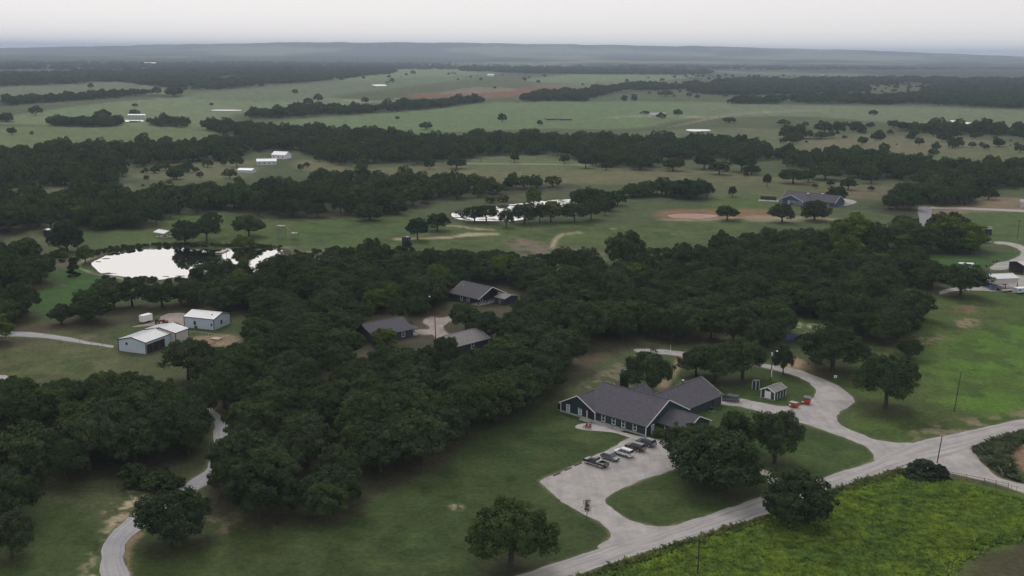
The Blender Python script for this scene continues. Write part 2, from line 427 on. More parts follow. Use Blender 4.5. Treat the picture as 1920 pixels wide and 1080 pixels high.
# isolated trees: x, y of the base, y of the top, width in photo pixels
G_FIELD = 'lone trees in the far fields'
ISO = [
    (957, 1068, 940, 163, 'oak', 'big round oak alone on the lawn below the car park', 'oak_tree', None),
    (325, 1021, 918, 143, 'oak', 'oak inside the bend of the grey wooded lane', 'oak_tree', None),
    (1490, 985, 880, 122, 'low', 'bushy dark oak at the roadside on the edge of the weedy field', 'oak_tree', None),
    (1292, 872, 793, 92, 'oak', 'oak overhanging the car park, nearer the lodge of the joined pair', 'oak_tree', None),
    (1350, 915, 800, 156, 'low', 'broad dark oak on the grass island between car park and road', 'oak_tree', None),
    (1380, 836, 770, 70, 'low', 'dark rounded tree behind the island oaks, right of the lodge porch', 'oak_tree', None),
    (1452, 868, 768, 100, 'oak', 'oak with visible trunk in the middle of the lawn by the driveway', 'oak_tree', None),
    (1661, 766, 664, 115, 'oak', 'tall full oak right of the driveway bend beside the bright field', 'oak_tree', None),
    (1703, 673, 634, 50, 'oak', 'small round tree standing above the bright green field', 'oak_tree', None),
    (1561, 694, 610, 128, 'oak', 'wide dark oak behind the white sign on the driveway', 'oak_tree', None),
    (1468, 702, 650, 36, 'oak', 'slim young tree on the driveway edge beside the utility pole', 'young_tree', None),
    (1340, 716, 640, 92, 'oak', 'oak between the rear lodge wing and the garden shed, left one', 'oak_tree', None),
    (1392, 712, 633, 88, 'oak', 'oak just left of the lamp pole behind the outhouse', 'oak_tree', None),
    (1305, 704, 655, 66, 'oak', 'smaller oak tucked behind the rear lodge wing', 'oak_tree', None),
    (1215, 736, 660, 88, 'oak', 'oak with bare trunk growing right behind the lodge roof', 'oak_tree', None),
    (22, 1044, 958, 92, 'oak', 'lowest oak at the left picture edge beside the lawn', 'oak_tree', None),
    (10, 985, 885, 118, 'oak', 'larger oak at the left edge above the lowest one', 'oak_tree', None),
    (125, 905, 818, 90, 'oak', 'oak with forked trunk at the tip of the west wood', 'oak_tree', None),
    (353, 852, 782, 80, 'oak', 'oak with clear trunk where the west wood meets the lane', 'oak_tree', None),
    (1801, 556, 494, 86, 'oak', 'oak with a clear trunk in front of the open metal shed', 'oak_tree', None),
    (1172, 500, 432, 66, 'low', 'big rounded dark tree at the meadow end of the central wood', 'oak_tree', None),
    (1595, 472, 398, 84, 'light', 'tallest yellow-green tree rising from the central wood', 'pale_tree', None),
    (1540, 476, 428, 62, 'light', 'yellow-green tree left of the tallest pale tree', 'pale_tree', None),
    (1500, 492, 446, 52, 'light', 'lowest of the yellow-green trees in the central wood', 'pale_tree', None),
    (1585, 505, 440, 55, 'light', 'yellow-green tree in front of the tallest pale tree', 'pale_tree', None),
    (1690, 452, 408, 60, 'light', 'pale green tree left of the far lane end', 'pale_tree', None),
    (1778, 462, 404, 62, 'light', 'pale green tree right of the far lane end', 'pale_tree', None),
    (1818, 468, 412, 62, 'light', 'pale green tree at the right end of the creek thicket', 'pale_tree', None),
    (160, 494, 456, 30, 'light', 'pale willow-like tree at the left tip of the pond', 'pale_tree', None),
    (137, 517, 480, 26, 'cedar', 'dark upright cedar left of the pond path', 'cedar', None),
    (457, 466, 438, 38, 'lbush', 'pale green bush on the pond bank by the dock', 'bush', None),
    (197, 548, 520, 52, 'oak', 'round oak between the pond path and the barn wood', 'oak_tree', None),
    (127, 472, 413, 56, 'low', 'big dark tree between the dark booth and the pond', 'oak_tree', None),
    (78, 532, 480, 52, 'oak', 'oak with trunk on the grass left of the cedar', 'oak_tree', None),
    (467, 444, 403, 58, 'oak', 'wide spreading oak in the meadow above the dock', 'oak_tree', None),
    (388, 452, 408, 46, 'oak', 'right one of the oaks beside the picnic shelter', 'oak_tree', None),
    (348, 457, 411, 48, 'low', 'left one of the oaks beside the picnic shelter', 'oak_tree', None),
    (398, 432, 395, 36, 'oak', 'oak behind the pair beside the picnic shelter', 'oak_tree', None),
    (783, 449, 408, 41, 'oak', 'oak beside the dark climbing tower on the meadow', 'oak_tree', None),
    (820, 432, 397, 43, 'oak', 'oak between the meadow tracks left of the meadow pond', 'oak_tree', None),
    (890, 416, 384, 42, 'oak', 'left oak standing before the meadow pond', 'oak_tree', None),
    (912, 416, 382, 40, 'oak', 'second oak from the left before the meadow pond', 'oak_tree', None),
    (949, 426, 391, 28, 'oak', 'small thin tree before the meadow pond', 'young_tree', None),
    (983, 419, 378, 48, 'oak', 'largest dark oak before the meadow pond', 'oak_tree', None),
    (1012, 416, 380, 26, 'oak', 'slim tree right of the largest meadow pond oak', 'oak_tree', None),
    (1033, 416, 373, 40, 'light', 'paler tree in the row before the meadow pond', 'pale_tree', None),
    (1077, 416, 375, 46, 'oak', 'oak at the right end of the meadow pond row', 'oak_tree', None),
    (1108, 412, 374, 36, 'oak', 'last oak to the right of the meadow pond', 'oak_tree', None),
    (1134, 403, 376, 20, 'oak', 'small tree just past the meadow pond row', 'oak_tree', None),
    (693, 413, 380, 48, 'low', 'round bushy tree alone at the foot of the mid wood', 'oak_tree', None),
    (745, 402, 372, 34, 'low', 'round tree at the right end of the mid wood edge', 'oak_tree', None),
    (765, 472, 448, 26, 'cedar', 'dark evergreen covering the foot of the climbing tower', 'cedar', None),
    (1001, 388, 350, 28, 'light', 'pale tree on the far bank of the meadow pond', 'pale_tree', None),
    (920, 380, 366, 20, 'lbush', 'left pale bush on the far bank of the meadow pond', 'bush', None),
    (943, 378, 364, 22, 'lbush', 'right pale bush on the far bank of the meadow pond', 'bush', None),
    (1373, 369, 348, 15, 'oak', 'small upright tree on the grass left of the blue house', 'young_tree', None),
    (1363, 413, 385, 42, 'oak', 'oak beside the red bare patch below the blue house', 'oak_tree', None),
    (1466, 417, 382, 45, 'oak', 'oak directly in front of the blue house', 'oak_tree', None),
    (1527, 413, 374, 52, 'low', 'dark oak covering the right corner of the blue house', 'oak_tree', None),
    (1566, 380, 347, 37, 'oak', 'oak on the turning circle beside the blue house', 'oak_tree', None),
    (1590, 356, 331, 29, 'oak', 'oak on the bare slope behind the blue house', 'oak_tree', None),
    (1633, 344, 321, 28, 'oak', 'oak right of the trees behind the blue house', 'oak_tree', None),
    (1557, 349, 339, 15, 'oak', 'tiny tree behind the blue house, right one', 'young_tree', None),
    (1527, 353, 344, 11, 'oak', 'tiny bush-like tree right behind the blue house roof', 'young_tree', None),
    (1438, 350, 327, 15, 'oak', 'thin tree behind the pergola', 'young_tree', None),
    (1487, 344, 312, 46, 'oak', 'left spreading oak of the row above the blue house', 'oak_tree', None),
    (1515, 341, 319, 27, 'oak', 'second oak of the row above the blue house', 'oak_tree', None),
    (1547, 337, 306, 52, 'oak', 'largest oak of the row above the blue house', 'oak_tree', None),
    (1293, 372, 333, 64, 'low', 'dense oak at the right end of the thicket behind the pond', 'oak_tree', None),
    (1325, 371, 342, 26, 'oak', 'slim oak at the outer end of the thicket behind the pond', 'oak_tree', None),
    (1320, 317, 288, 38, 'oak', 'first of the four oaks standing before the right mid wood', 'oak_tree', None),
    (1348, 327, 300, 37, 'oak', 'second of the four oaks before the right mid wood, lowest standing', 'oak_tree', None),
    (1390, 322, 285, 46, 'oak', 'tallest of the four oaks before the right mid wood', 'oak_tree', None),
    (1409, 328, 307, 28, 'oak', 'small one of the four oaks before the right mid wood', 'oak_tree', None),
    (1098, 315, 290, 28, 'oak', 'round oak standing in front of the long mid wood', 'oak_tree', None),
    (1130, 312, 284, 36, 'oak', 'oak beside the round one in front of the long mid wood', 'oak_tree', None),
    (1200, 318, 290, 44, 'oak', 'broad oak by the pale track before the long mid wood', 'oak_tree', None),
    (1262, 320, 293, 36, 'oak', 'oak right of the broad one by the pale track', 'oak_tree', None),
    (965, 305, 285, 16, 'oak', 'small tree alone in the dry meadow', 'young_tree', None),
    (856, 316, 294, 32, 'oak', 'oak at the start of the pale track', 'oak_tree', None),
    (67, 216, 195, 25, 'far', 'lone oak in the pale field at the far left', 'oak_tree', None),
    (193, 222, 202, 30, 'far', 'oak standing above the hedge left of the white trailer house', 'oak_tree', None),
    (252, 219, 203, 20, 'far', 'tree behind the white trailer house', 'oak_tree', None),
    (23, 253, 236, 18, 'far', 'small oak at the left edge of the near pale field', 'oak_tree', None),
    (60, 254, 245, 8, 'far', 'tiny tree in the near pale field', 'young_tree', None),
    (798, 243, 226, 25, 'far', 'lone oak in the green field just above the mid wood', 'oak_tree', None),
    (942, 229, 211, 19, 'far', 'lone oak in the middle of the long green field', 'oak_tree', None),
    (1012, 235, 224, 12, 'far', 'small tree by the dark frames in the green field', 'oak_tree', None),
    (745, 224, 217, 8, 'far', 'tiny tree in the left of the long green field', 'young_tree', None),
    (1270, 218, 202, 16, 'far', 'upright tree right of the far farmhouse', 'oak_tree', None),
    (1240, 223, 209, 19, 'far', 'tree touching the far farmhouse', 'oak_tree', None),
    (1210, 214, 206, 18, 'far', 'tree behind the far farmhouse', 'oak_tree', None),
    (1638, 217, 204, 17, 'far', 'lone oak in the wide field at the right', 'oak_tree', None),
    (685, 194, 180, 14, 'far', 'lone tree below the pale hill field', 'oak_tree', None),
    (597, 191, 174, 20, 'far', 'right one of the two trees left of the hill field', 'oak_tree', None),
    (577, 196, 181, 18, 'far', 'left one of the two trees left of the hill field', 'oak_tree', None),
    (553, 177, 165, 12, 'far', 'small tree above the two trees left of the hill field', 'oak_tree', None),
    (775, 140, 131, 10, 'far', 'tree on the crest of the pale hill field', 'oak_tree', None),
    (735, 156, 145, 10, 'far', 'tree on the slope of the pale hill field', 'oak_tree', None),
    (326, 181, 158, 36, 'far', 'large tree at the end of the far left tree belt', 'oak_tree', None),
    (170, 166, 154, 11, 'far', 'tree in the farthest field at the left', 'oak_tree', None),
    (1170, 192, 176, 12, 'far', 'left one of the paired trees below the far belt', 'oak_tree', None),
    (1189, 191, 176, 12, 'far', 'right one of the paired trees below the far belt', 'oak_tree', None),
    (1248, 181, 167, 30, 'far', 'wide dark tree right of the paired trees', 'oak_tree', None),
    (1368, 230, 217, 26, 'far', 'wide oak right of the far cattle pens', 'oak_tree', None),
    (1470, 260, 237, 22, 'far', 'tree among the scrub right of the pale pond', 'oak_tree', None),
    (1545, 249, 224, 36, 'far', 'large oak in the scrub field', 'oak_tree', None),
    (1572, 249, 229, 22, 'far', 'smaller oak touching the large scrub field oak', 'oak_tree', None),
    (1470, 235, 222, 26, 'far', 'clump tree at the left end of the scrub row', 'oak_tree', None),
    (1510, 238, 227, 13, 'far', 'small tree in the scrub row', 'oak_tree', None),
    (1600, 241, 226, 17, 'far', 'tree in the scrub row right of the large oak', 'oak_tree', None),
    (1676, 240, 222, 25, 'far', 'round tree in the right of the scrub row', 'oak_tree', None),
    (1703, 242, 228, 12, 'far', 'little tree beside the round scrub row tree', 'oak_tree', None),
    (1750, 256, 241, 18, 'far', 'tree below the silver pond at the right', 'oak_tree', None),
    (1797, 276, 259, 20, 'far', 'round tree on bare ground at the right', 'oak_tree', None),
    (1823, 277, 264, 14, 'far', 'small tree right of the round one on bare ground', 'oak_tree', None),
    (1840, 277, 265, 10, 'far', 'smallest tree on the bare ground at the right', 'young_tree', None),
    (1912, 286, 268, 22, 'far', 'tree at the right picture edge above the far wood', 'oak_tree', None),
    (1500, 262, 246, 14, 'far', 'scrub tree below the large scrub field oak', 'oak_tree', None),
    (1735, 894, 857, 80, 'cedar', 'dark sprawling cedar bush at the fence corner by the road', 'bush', None),
    (1760, 897, 868, 42, 'cedar', 'lower cedar bush beside the fence corner', 'bush', None),
    (250, 912, 868, 48, 'bush', 'round green bush beside the wooded lane', 'bush', None),
    (300, 918, 882, 60, 'bush', 'low spreading bush at the lane edge', 'bush', None),
    (1236, 820, 800, 24, 'lbush', 'yellow-green shrub by the lodge porch window', 'shrub', None),
    (837, 704, 631, 54, 'oak', 'oak hiding the left end of the pale grey cabin roof', 'oak_tree', None),
    (722, 650, 612, 48, 'light', 'pale young tree in front of the left cabin', 'pale_tree', None),
    (258, 372, 355, 14, 'cedar', 'small cedar in the gap of the left mid wood', 'cedar', None),
    (77, 362, 345, 12, 'cedar', 'lone cedar in the left clearing', 'cedar', None),
    (258, 312, 299, 14, 'oak', 'small round tree in the clearing by the white houses', 'young_tree', None),
]

# ------------------------------------------------------------------ materials
M = {}
M['gravel'] = None


def gravel_mat(name, c0, c1, tracks=True):
    m = bpy.data.materials.new(name)
    m.use_nodes = True
    n = m.node_tree
    b = n.nodes['Principled BSDF']
    b.inputs['Roughness'].default_value = 0.9
    b.inputs['Specular IOR Level'].default_value = 0.25
    tc = n.nodes.new('ShaderNodeTexCoord')
    n1 = n.nodes.new('ShaderNodeTexNoise')
    n1.inputs['Scale'].default_value = 0.18
    n1.inputs['Detail'].default_value = 9
    n1.inputs['Roughness'].default_value = 0.7
    n.links.new(tc.outputs['Object'], n1.inputs['Vector'])
    cr = n.nodes.new('ShaderNodeValToRGB')
    cr.color_ramp.elements[0].position = 0.32
    cr.color_ramp.elements[0].color = (*c0, 1)
    cr.color_ramp.elements[1].position = 0.68
    cr.color_ramp.elements[1].color = (*c1, 1)
    src = n1.outputs['Fac']
    if tracks:
        uv = n.nodes.new('ShaderNodeUVMap')
        mp = n.nodes.new('ShaderNodeMapping')
        mp.inputs['Scale'].default_value = (9, 0.05, 1)
        n.links.new(uv.outputs[0], mp.inputs['Vector'])
        n2 = n.nodes.new('ShaderNodeTexNoise')
        n2.inputs['Scale'].default_value = 1
        n2.inputs['Detail'].default_value = 3
        n.links.new(mp.outputs[0], n2.inputs['Vector'])
        mx = n.nodes.new('ShaderNodeMix')
        mx.inputs[0].default_value = 0.55
        n.links.new(n1.outputs['Fac'], mx.inputs[2])
        n.links.new(n2.outputs['Fac'], mx.inputs[3])
        src = mx.outputs[0]
    else:
        mp = n.nodes.new('ShaderNodeMapping')
        mp.inputs['Rotation'].default_value = (0, 0, R(-42))
        mp.inputs['Scale'].default_value = (0.9, 0.045, 1)
        n.links.new(tc.outputs['Object'], mp.inputs['Vector'])
        n2 = n.nodes.new('ShaderNodeTexNoise')
        n2.inputs['Scale'].default_value = 1
        n2.inputs['Detail'].default_value = 4
        n2.inputs['Distortion'].default_value = 0.6
        n.links.new(mp.outputs[0], n2.inputs['Vector'])
        mx = n.nodes.new('ShaderNodeMix')
        mx.inputs[0].default_value = 0.22
        n.links.new(n1.outputs['Fac'], mx.inputs[2])
        n.links.new(n2.outputs['Fac'], mx.inputs[3])
        src = mx.outputs[0]
    cr.color_ramp.elements[0].position = 0.38
    cr.color_ramp.elements[1].position = 0.62
    cm = cr.color_ramp.elements.new(0.5)
    cm.color = (c0[0] * .5 + c1[0] * .5 + .012, c0[1] * .5 + c1[1] * .5, c0[2] * .5 + c1[2] * .5 - .012, 1)
    n.links.new(src, cr.inputs[0])
    n3 = n.nodes.new('ShaderNodeTexNoise')
    n3.inputs['Scale'].default_value = 6
    n3.inputs['Detail'].default_value = 4
    n.links.new(tc.outputs['Object'], n3.inputs['Vector'])
    mr = n.nodes.new('ShaderNodeMapRange')
    mr.inputs[3].default_value = 0.82
    mr.inputs[4].default_value = 1.15
    n.links.new(n3.outputs['Fac'], mr.inputs[0])
    mm = n.nodes.new('ShaderNodeMixRGB')
    mm.blend_type = 'MULTIPLY'
    mm.inputs[0].default_value = 1
    n.links.new(cr.outputs[0], mm.inputs[1])
    n.links.new(mr.outputs[0], mm.inputs[2])
    n.links.new(mm.outputs[0], b.inputs['Base Color'])
    bp = n.nodes.new('ShaderNodeBump')
    bp.inputs['Strength'].default_value = 0.4
    bp.inputs['Distance'].default_value = 0.05
    n.links.new(n3.outputs['Fac'], bp.inputs['Height'])
    n.links.new(bp.outputs[0], b.inputs['Normal'])
    return m


M['gravel'] = gravel_mat('pale_gravel', (0.235, 0.232, 0.240), (0.375, 0.370, 0.370))
M['gravel_flat'] = gravel_mat('pale_gravel_yard', (0.245, 0.240, 0.245), (0.375, 0.366, 0.360), False)
M['asphalt'] = gravel_mat('worn_grey_lane', (0.24, 0.25, 0.27), (0.36, 0.36, 0.38))
M['yard'] = gravel_mat('dusty_yard', (0.20, 0.175, 0.165), (0.34, 0.30, 0.285), False)
M['concrete'] = mat('concrete', (0.34, 0.33, 0.32), var=0.2, scale=0.8)
M['shingle'] = mat('dark_roof_shingles', (0.072, 0.070, 0.084), rough=0.9, var=0.2, scale=1.3)
M['shingle2'] = mat('worn_roof_shingles', (0.19, 0.185, 0.185), rough=0.9, var=0.2, scale=1.3)
M['siding'] = mat('dark_green_siding', (0.021, 0.043, 0.048), rough=0.6, var=0.12, scale=0.6)
M['siding_b'] = mat('dark_blue_siding', (0.035, 0.048, 0.072), rough=0.6, var=0.12, scale=0.6)
M['blue_side'] = mat('blue_siding', (0.050, 0.075, 0.135), rough=0.6, var=0.12, scale=0.6)
M['trim'] = mat('white_trim', (0.72, 0.73, 0.74), rough=0.5)
M['glass'] = mat('window_glass', (0.03, 0.04, 0.05), rough=0.08, spec=0.6)
M['glass_l'] = mat('pale_blind_window', (0.30, 0.40, 0.46), rough=0.2, spec=0.5)
M['metal_roof'] = mat('galvanised_roof', (0.56, 0.58, 0.60), rough=0.45, spec=0.5, var=0.08, scale=0.5)
M['metal_wall'] = mat('pale_blue_metal_wall', (0.44, 0.52, 0.60), rough=0.5, spec=0.4, var=0.06, scale=0.6)
M['metal_tan'] = mat('tan_metal_wall', (0.48, 0.45, 0.44), rough=0.5, spec=0.4, var=0.06, scale=0.6)
M['white'] = mat('white_paint', (0.76, 0.77, 0.78), rough=0.45, var=0.05, scale=0.7)
M['black'] = mat('black_trim', (0.02, 0.02, 0.022), rough=0.6)
M['dark'] = mat('dark_panel_and_shade', (0.018, 0.018, 0.02), rough=0.9)  # for dark doors and walls, and for shade painted as dark sheets
M['wood'] = mat('weathered_wood', (0.17, 0.145, 0.125), var=0.3, scale=2.0)
M['wood_dark'] = mat('dark_creosote_pole', (0.045, 0.038, 0.033), var=0.3, scale=1.5)
M['wood_pale'] = mat('pale_lumber', (0.42, 0.38, 0.33), var=0.2, scale=2.0)
M['rust'] = mat('rusty_pipe', (0.10, 0.07, 0.06), var=0.3, scale=3.0)
M['orange'] = mat('orange_red_steel', (0.32, 0.052, 0.026), rough=0.5, var=0.15, scale=2.0)
M['tyre'] = mat('tyre_rubber', (0.018, 0.018, 0.019), rough=0.8)
M['rim'] = mat('wheel_rim', (0.45, 0.46, 0.48), rough=0.35, metal=0.7)
M['tail'] = mat('red_lamp', (0.35, 0.02, 0.02), rough=0.25)
M['lamp'] = mat('clear_lamp', (0.6, 0.62, 0.64), rough=0.2, spec=0.6)
M['teal'] = mat('teal_roof', (0.10, 0.30, 0.31), rough=0.5)
M['red'] = mat('red_paint', (0.17, 0.022, 0.026), rough=0.5)
M['blue'] = mat('blue_plastic', (0.06, 0.17, 0.40), rough=0.5)
M['rock'] = mat('pale_stone', (0.42, 0.37, 0.31), var=0.25, scale=1.0)
M['bark'] = mat('bark', (0.050, 0.042, 0.036), var=0.35, scale=1.5)
M['concrete_d'] = mat('dark_wheel_stop', (0.07, 0.07, 0.075), var=0.2, scale=2)


def leaf_mat(name, cols, trans=0.25):
    """foliage: clump and per-tree variation of leaf colour, diffuse + translucent"""
    m = bpy.data.materials.new(name)
    m.use_nodes = True
    n = m.node_tree
    n.nodes.clear()
    o = n.nodes.new('ShaderNodeOutputMaterial')
    oi = n.nodes.new('ShaderNodeObjectInfo')
    cr = n.nodes.new('ShaderNodeValToRGB')
    e = cr.color_ramp.elements
    while len(e) < len(cols):
        e.new(0.5)
    for i, c in enumerate(cols):
        e[i].position = i / (len(cols) - 1)
        e[i].color = (*c, 1)
    n.links.new(oi.outputs['Random'], cr.inputs[0])
    tc = n.nodes.new('ShaderNodeTexCoord')
    no = n.nodes.new('ShaderNodeTexNoise')
    no.inputs['Scale'].default_value = 0.55
    no.inputs['Detail'].default_value = 4
    n.links.new(tc.outputs['Object'], no.inputs['Vector'])
    mr = n.nodes.new('ShaderNodeMapRange')
    mr.inputs[1].default_value = 0.3
    mr.inputs[2].default_value = 0.7
    mr.inputs[3].default_value = 0.62
    mr.inputs[4].default_value = 1.45
    n.links.new(no.outputs['Fac'], mr.inputs[0])
    mm = n.nodes.new('ShaderNodeMixRGB')
    mm.blend_type = 'MULTIPLY'
    mm.inputs[0].default_value = 1
    n.links.new(cr.outputs[0], mm.inputs[1])
    n.links.new(mr.outputs[0], mm.inputs[2])
    d = n.nodes.new('ShaderNodeBsdfDiffuse')
    t = n.nodes.new('ShaderNodeBsdfTranslucent')
    n.links.new(mm.outputs[0], d.inputs[0])
    n.links.new(mm.outputs[0], t.inputs[0])
    mix = n.nodes.new('ShaderNodeMixShader')
    mix.inputs[0].default_value = trans
    n.links.new(d.outputs[0], mix.inputs[1])
    n.links.new(t.outputs[0], mix.inputs[2])
    n.links.new(mix.outputs[0], o.inputs[0])
    return m


M['leaf_oak'] = leaf_mat('oak_leaves', [(0.035, 0.056, 0.027), (0.056, 0.080, 0.030), (0.044, 0.066, 0.033), (0.060, 0.090, 0.032), (0.056, 0.076, 0.037)])
M['leaf_light'] = leaf_mat('pale_green_leaves', [(0.085, 0.125, 0.030), (0.105, 0.14, 0.035)], 0.35)
M['leaf_cedar'] = leaf_mat('cedar_foliage', [(0.030, 0.044, 0.030), (0.036, 0.050, 0.032)], 0.1)
M['leaf_dry'] = leaf_mat('dusty_brush_leaves', [(0.090, 0.080, 0.055), (0.08, 0.085, 0.05)], 0.2)

# ------------------------------------------------------------------ ground sheet
HZ = 30000.0
rows_y = np.concatenate([np.linspace(1130, 130, 430), np.linspace(129, 99.5, 70)])
dists = np.array([at(960, y)[1] for y in rows_y])
dists = np.concatenate([[2, 60, 100], dists[dists < HZ], [HZ, 38000]])
dists = np.unique(np.maximum.accumulate(dists))
fine = np.linspace(-34, 34, 560)
coarse = np.concatenate([np.linspace(40, 320, 36)])
angs = np.radians(np.concatenate([fine, coarse]))
na, nr = len(angs), len(dists)
AA, DD = np.meshgrid(angs, dists)
GX = (np.sin(AA) * DD).ravel()
GY = (np.cos(AA) * DD).ravel()
GA = AA.ravel()
GD = DD.ravel()

base = np.array([0.085, 0.105, 0.050])
col = np.tile(base, (len(GX), 1))


def blend(mask, c):
    global col
    col = col * (1 - mask[:, None]) + np.array(c)[None, :] * mask[:, None]


nz1 = fbm(GX, GY, 40, 3)
nz2 = fbm(GX, GY, 9, 11)
nz3 = fbm(GX, GY, 160, 23)
nzf = fbm(GX, GY, 900, 31)
nzs = fbm(GX, GY, 3.0, 57, 3)


def region(px, c, soft=3.0, warp=4.0, amt=1.0, smooth=4, P=None, thr=None, seed=0):
    P = wpoly(px, smooth) if P is None else P
    mg = soft * 2 + warp * 2
    x0, y0 = P.min(0) - mg
    x1, y1 = P.max(0) + mg
    idx = np.where((GX > x0) & (GX < x1) & (GY > y0) & (GY < y1) & (np.abs(GA) < 0.62))[0]
    if len(idx) == 0:
        return
    x, y = GX[idx], GY[idx]
    d = sdf(P, x, y) + warp * 2 * (nz2[idx] - 0.5 + 0.6 * (nzs[idx] - 0.5))
    m_ = np.clip(0.5 - d / (2 * soft), 0, 1)
    m_ = m_ * m_ * (3 - 2 * m_) * amt
    if thr is not None:
        q = fbm(x, y, thr[1], 71 + seed, 4)
        m_ = m_ * np.clip((q - thr[0]) * 9 + 0.5, 0, 1)
    col[idx] = col[idx] * (1 - m_[:, None]) + np.array(c)[None, :] * m_[:, None]


# broad meadow variation
blend(np.clip((nz3 - 0.5) * 4 + 0.35, 0, 1) * 0.6, (0.115, 0.112, 0.062))
blend(np.clip((nz1 - 0.52) * 5, 0, 1) * 0.35, (0.060, 0.090, 0.035))
# beyond the farms: dark woods with pale fields
far = np.clip((GD - 3800) / 1500, 0, 1)
patch = np.clip((fbm(GX * 1.0, GY * 0.8, 1300, 41, 5) - 0.545) * 16, 0, 1)
wood = np.array([0.040, 0.050, 0.036])[None, :] * (0.75 + 0.5 * fbm(GX, GY, 120, 47, 4))[:, None]
field = np.array([0.17, 0.185, 0.12])
farc = wood * (1 - patch[:, None]) + field * patch[:, None]
col = col * (1 - far[:, None]) + farc * far[:, None]

# fields (pixel outline, colour, softness, warp)
pale = (0.145, 0.195, 0.11)
pale2 = (0.165, 0.21, 0.115)
dry = (0.165, 0.155, 0.090)
lush = (0.062, 0.105, 0.028)
red = (0.24, 0.105, 0.070)
sand = (0.46, 0.37, 0.27)
soil = (0.30, 0.22, 0.16)
region([(0, 160), (100, 156), (220, 153), (330, 160), (330, 176), (180, 180), (0, 190)], (0.14, 0.17, 0.11), 8, 8)
region([(-80, 228), (0, 220), (180, 195), (350, 182), (560, 182), (700, 190), (560, 205), (450, 212), (400, 235), (250, 240), (0, 232)], pale2, 8, 6)
region([(-80, 240), (200, 238), (420, 240), (380, 262), (200, 272), (0, 278), (-80, 280)], (0.145, 0.175, 0.085), 6, 5)
region([(350, 178), (480, 165), (640, 150), (740, 130), (840, 126), (940, 132), (900, 145), (700, 170), (560, 188), (400, 188)], (0.13, 0.165, 0.095), 15, 12)
region([(640, 152), (740, 130), (840, 127), (930, 133), (860, 142), (740, 146)], pale2, 12, 12)
region([(980, 150), (1100, 138), (1250, 137), (1310, 142), (1230, 152), (1080, 156)], pale2, 12, 12)
region([(520, 228), (700, 214), (860, 200), (940, 192), (1300, 190), (1420, 196), (1560, 200), (1540, 214), (1300, 222), (1200, 240), (1000, 242), (760, 250), (600, 245)], (0.138, 0.196, 0.096), 6, 5)
region([(1300, 196), (1600, 198), (1920, 208), (1990, 240), (1850, 240), (1700, 232), (1500, 218), (1350, 218)], (0.160, 0.19, 0.115), 8, 6)
region([(780, 175), (900, 170), (1000, 163), (1120, 158), (1130, 164), (1000, 176), (900, 186), (790, 186)], red, 15, 14, 0.75)
region([(1000, 158), (1300, 152), (1290, 160), (1120, 166)], (0.15, 0.15, 0.09), 12, 10)
region([(1180, 250), (1400, 240), (1700, 256), (1920, 270), (1990, 300), (1700, 300), (1500, 290), (1300, 265)], (0.135, 0.145, 0.078), 8, 8)
region([(1500, 262), (1800, 256), (1860, 275), (1600, 290)], (0.20, 0.165, 0.12), 12, 12, 0.5)
region([(860, 312), (1080, 300), (1300, 318), (1480, 335), (1600, 345), (1500, 352), (1300, 345), (1080, 345), (880, 335)], dry, 6, 6, 0.9)
region([(620, 318), (860, 312), (880, 330), (700, 330)], dry, 6, 6, 0.8)
region([(870, 285), (940, 285), (1060, 300), (1120, 318), (860, 318)], (0.13, 0.15, 0.075), 5, 5)
region([(330, 312), (480, 300), (470, 330), (340, 340), (240, 330)], (0.15, 0.15, 0.085), 6, 6)
region([(-40, 345), (120, 350), (240, 345), (230, 362), (0, 372)], (0.135, 0.15, 0.08), 5, 5)
region([(560, 300), (640, 305), (640, 320), (560, 318)], dry, 5, 5)
region([(1290, 325), (1500, 345), (1620, 350), (1560, 395), (1380, 395), (1340, 370)], (0.125, 0.13, 0.068), 5, 5, 0.8)
region([(1330, 375), (1440, 365), (1500, 395), (1350, 398)], (0.085, 0.125, 0.040), 4, 4)
region([(1560, 352), (1700, 345), (1700, 372), (1600, 372)], (0.22, 0.16, 0.12), 6, 6, 0.45)
region([(1240, 395), (1430, 392), (1440, 408), (1260, 412)], (0.30, 0.155, 0.10), 5, 5, 0.75)
region([(1440, 404), (1560, 408), (1560, 414), (1300, 416), (1240, 412), (1340, 408)], sand, 3, 3, 0.55)
region([(1750, 378), (1930, 372), (1990, 400), (1850, 412), (1760, 410)], (0.30, 0.205, 0.16), 6, 6, 0.7)
region([(1800, 400), (1990, 404), (1990, 455), (1880, 455), (1845, 440)], (0.085, 0.125, 0.045), 5, 5)
region([(1660, 480), (1850, 478), (1900, 470), (1910, 480), (1850, 500), (1760, 520), (1700, 505)], (0.060, 0.115, 0.035), 4, 4)
# meadow between ponds: mown green
region([(300, 400), (520, 412), (760, 405), (840, 415), (1000, 425), (1300, 415), (1400, 412), (1380, 445), (1240, 455), (1060, 460), (860, 470), (700, 470), (560, 465), (300, 460), (180, 460)], (0.095, 0.130, 0.045), 5, 5)
region([(540, 425), (760, 415), (740, 445), (580, 455)], (0.070, 0.130, 0.035), 5, 5, 0.7)
region([(0, 430), (130, 440), (150, 470), (0, 475)], (0.105, 0.115, 0.06), 5, 5)
region([(40, 520), (170, 500), (200, 520), (300, 535), (200, 560), (110, 590), (50, 575)], (0.055, 0.110, 0.030), 3, 3)
region([(20, 482), (130, 480), (135, 500), (30, 505)], (0.15, 0.125, 0.105), 3, 4, 0.6)
region([(0, 655), (120, 645), (215, 655), (215, 700), (100, 705), (0, 715)], (0.135, 0.135, 0.070), 3, 3, 0.9)
region([(215, 655), (360, 640), (455, 650), (455, 610), (345, 612), (215, 622)], (0.075, 0.100, 0.042), 3, 3)
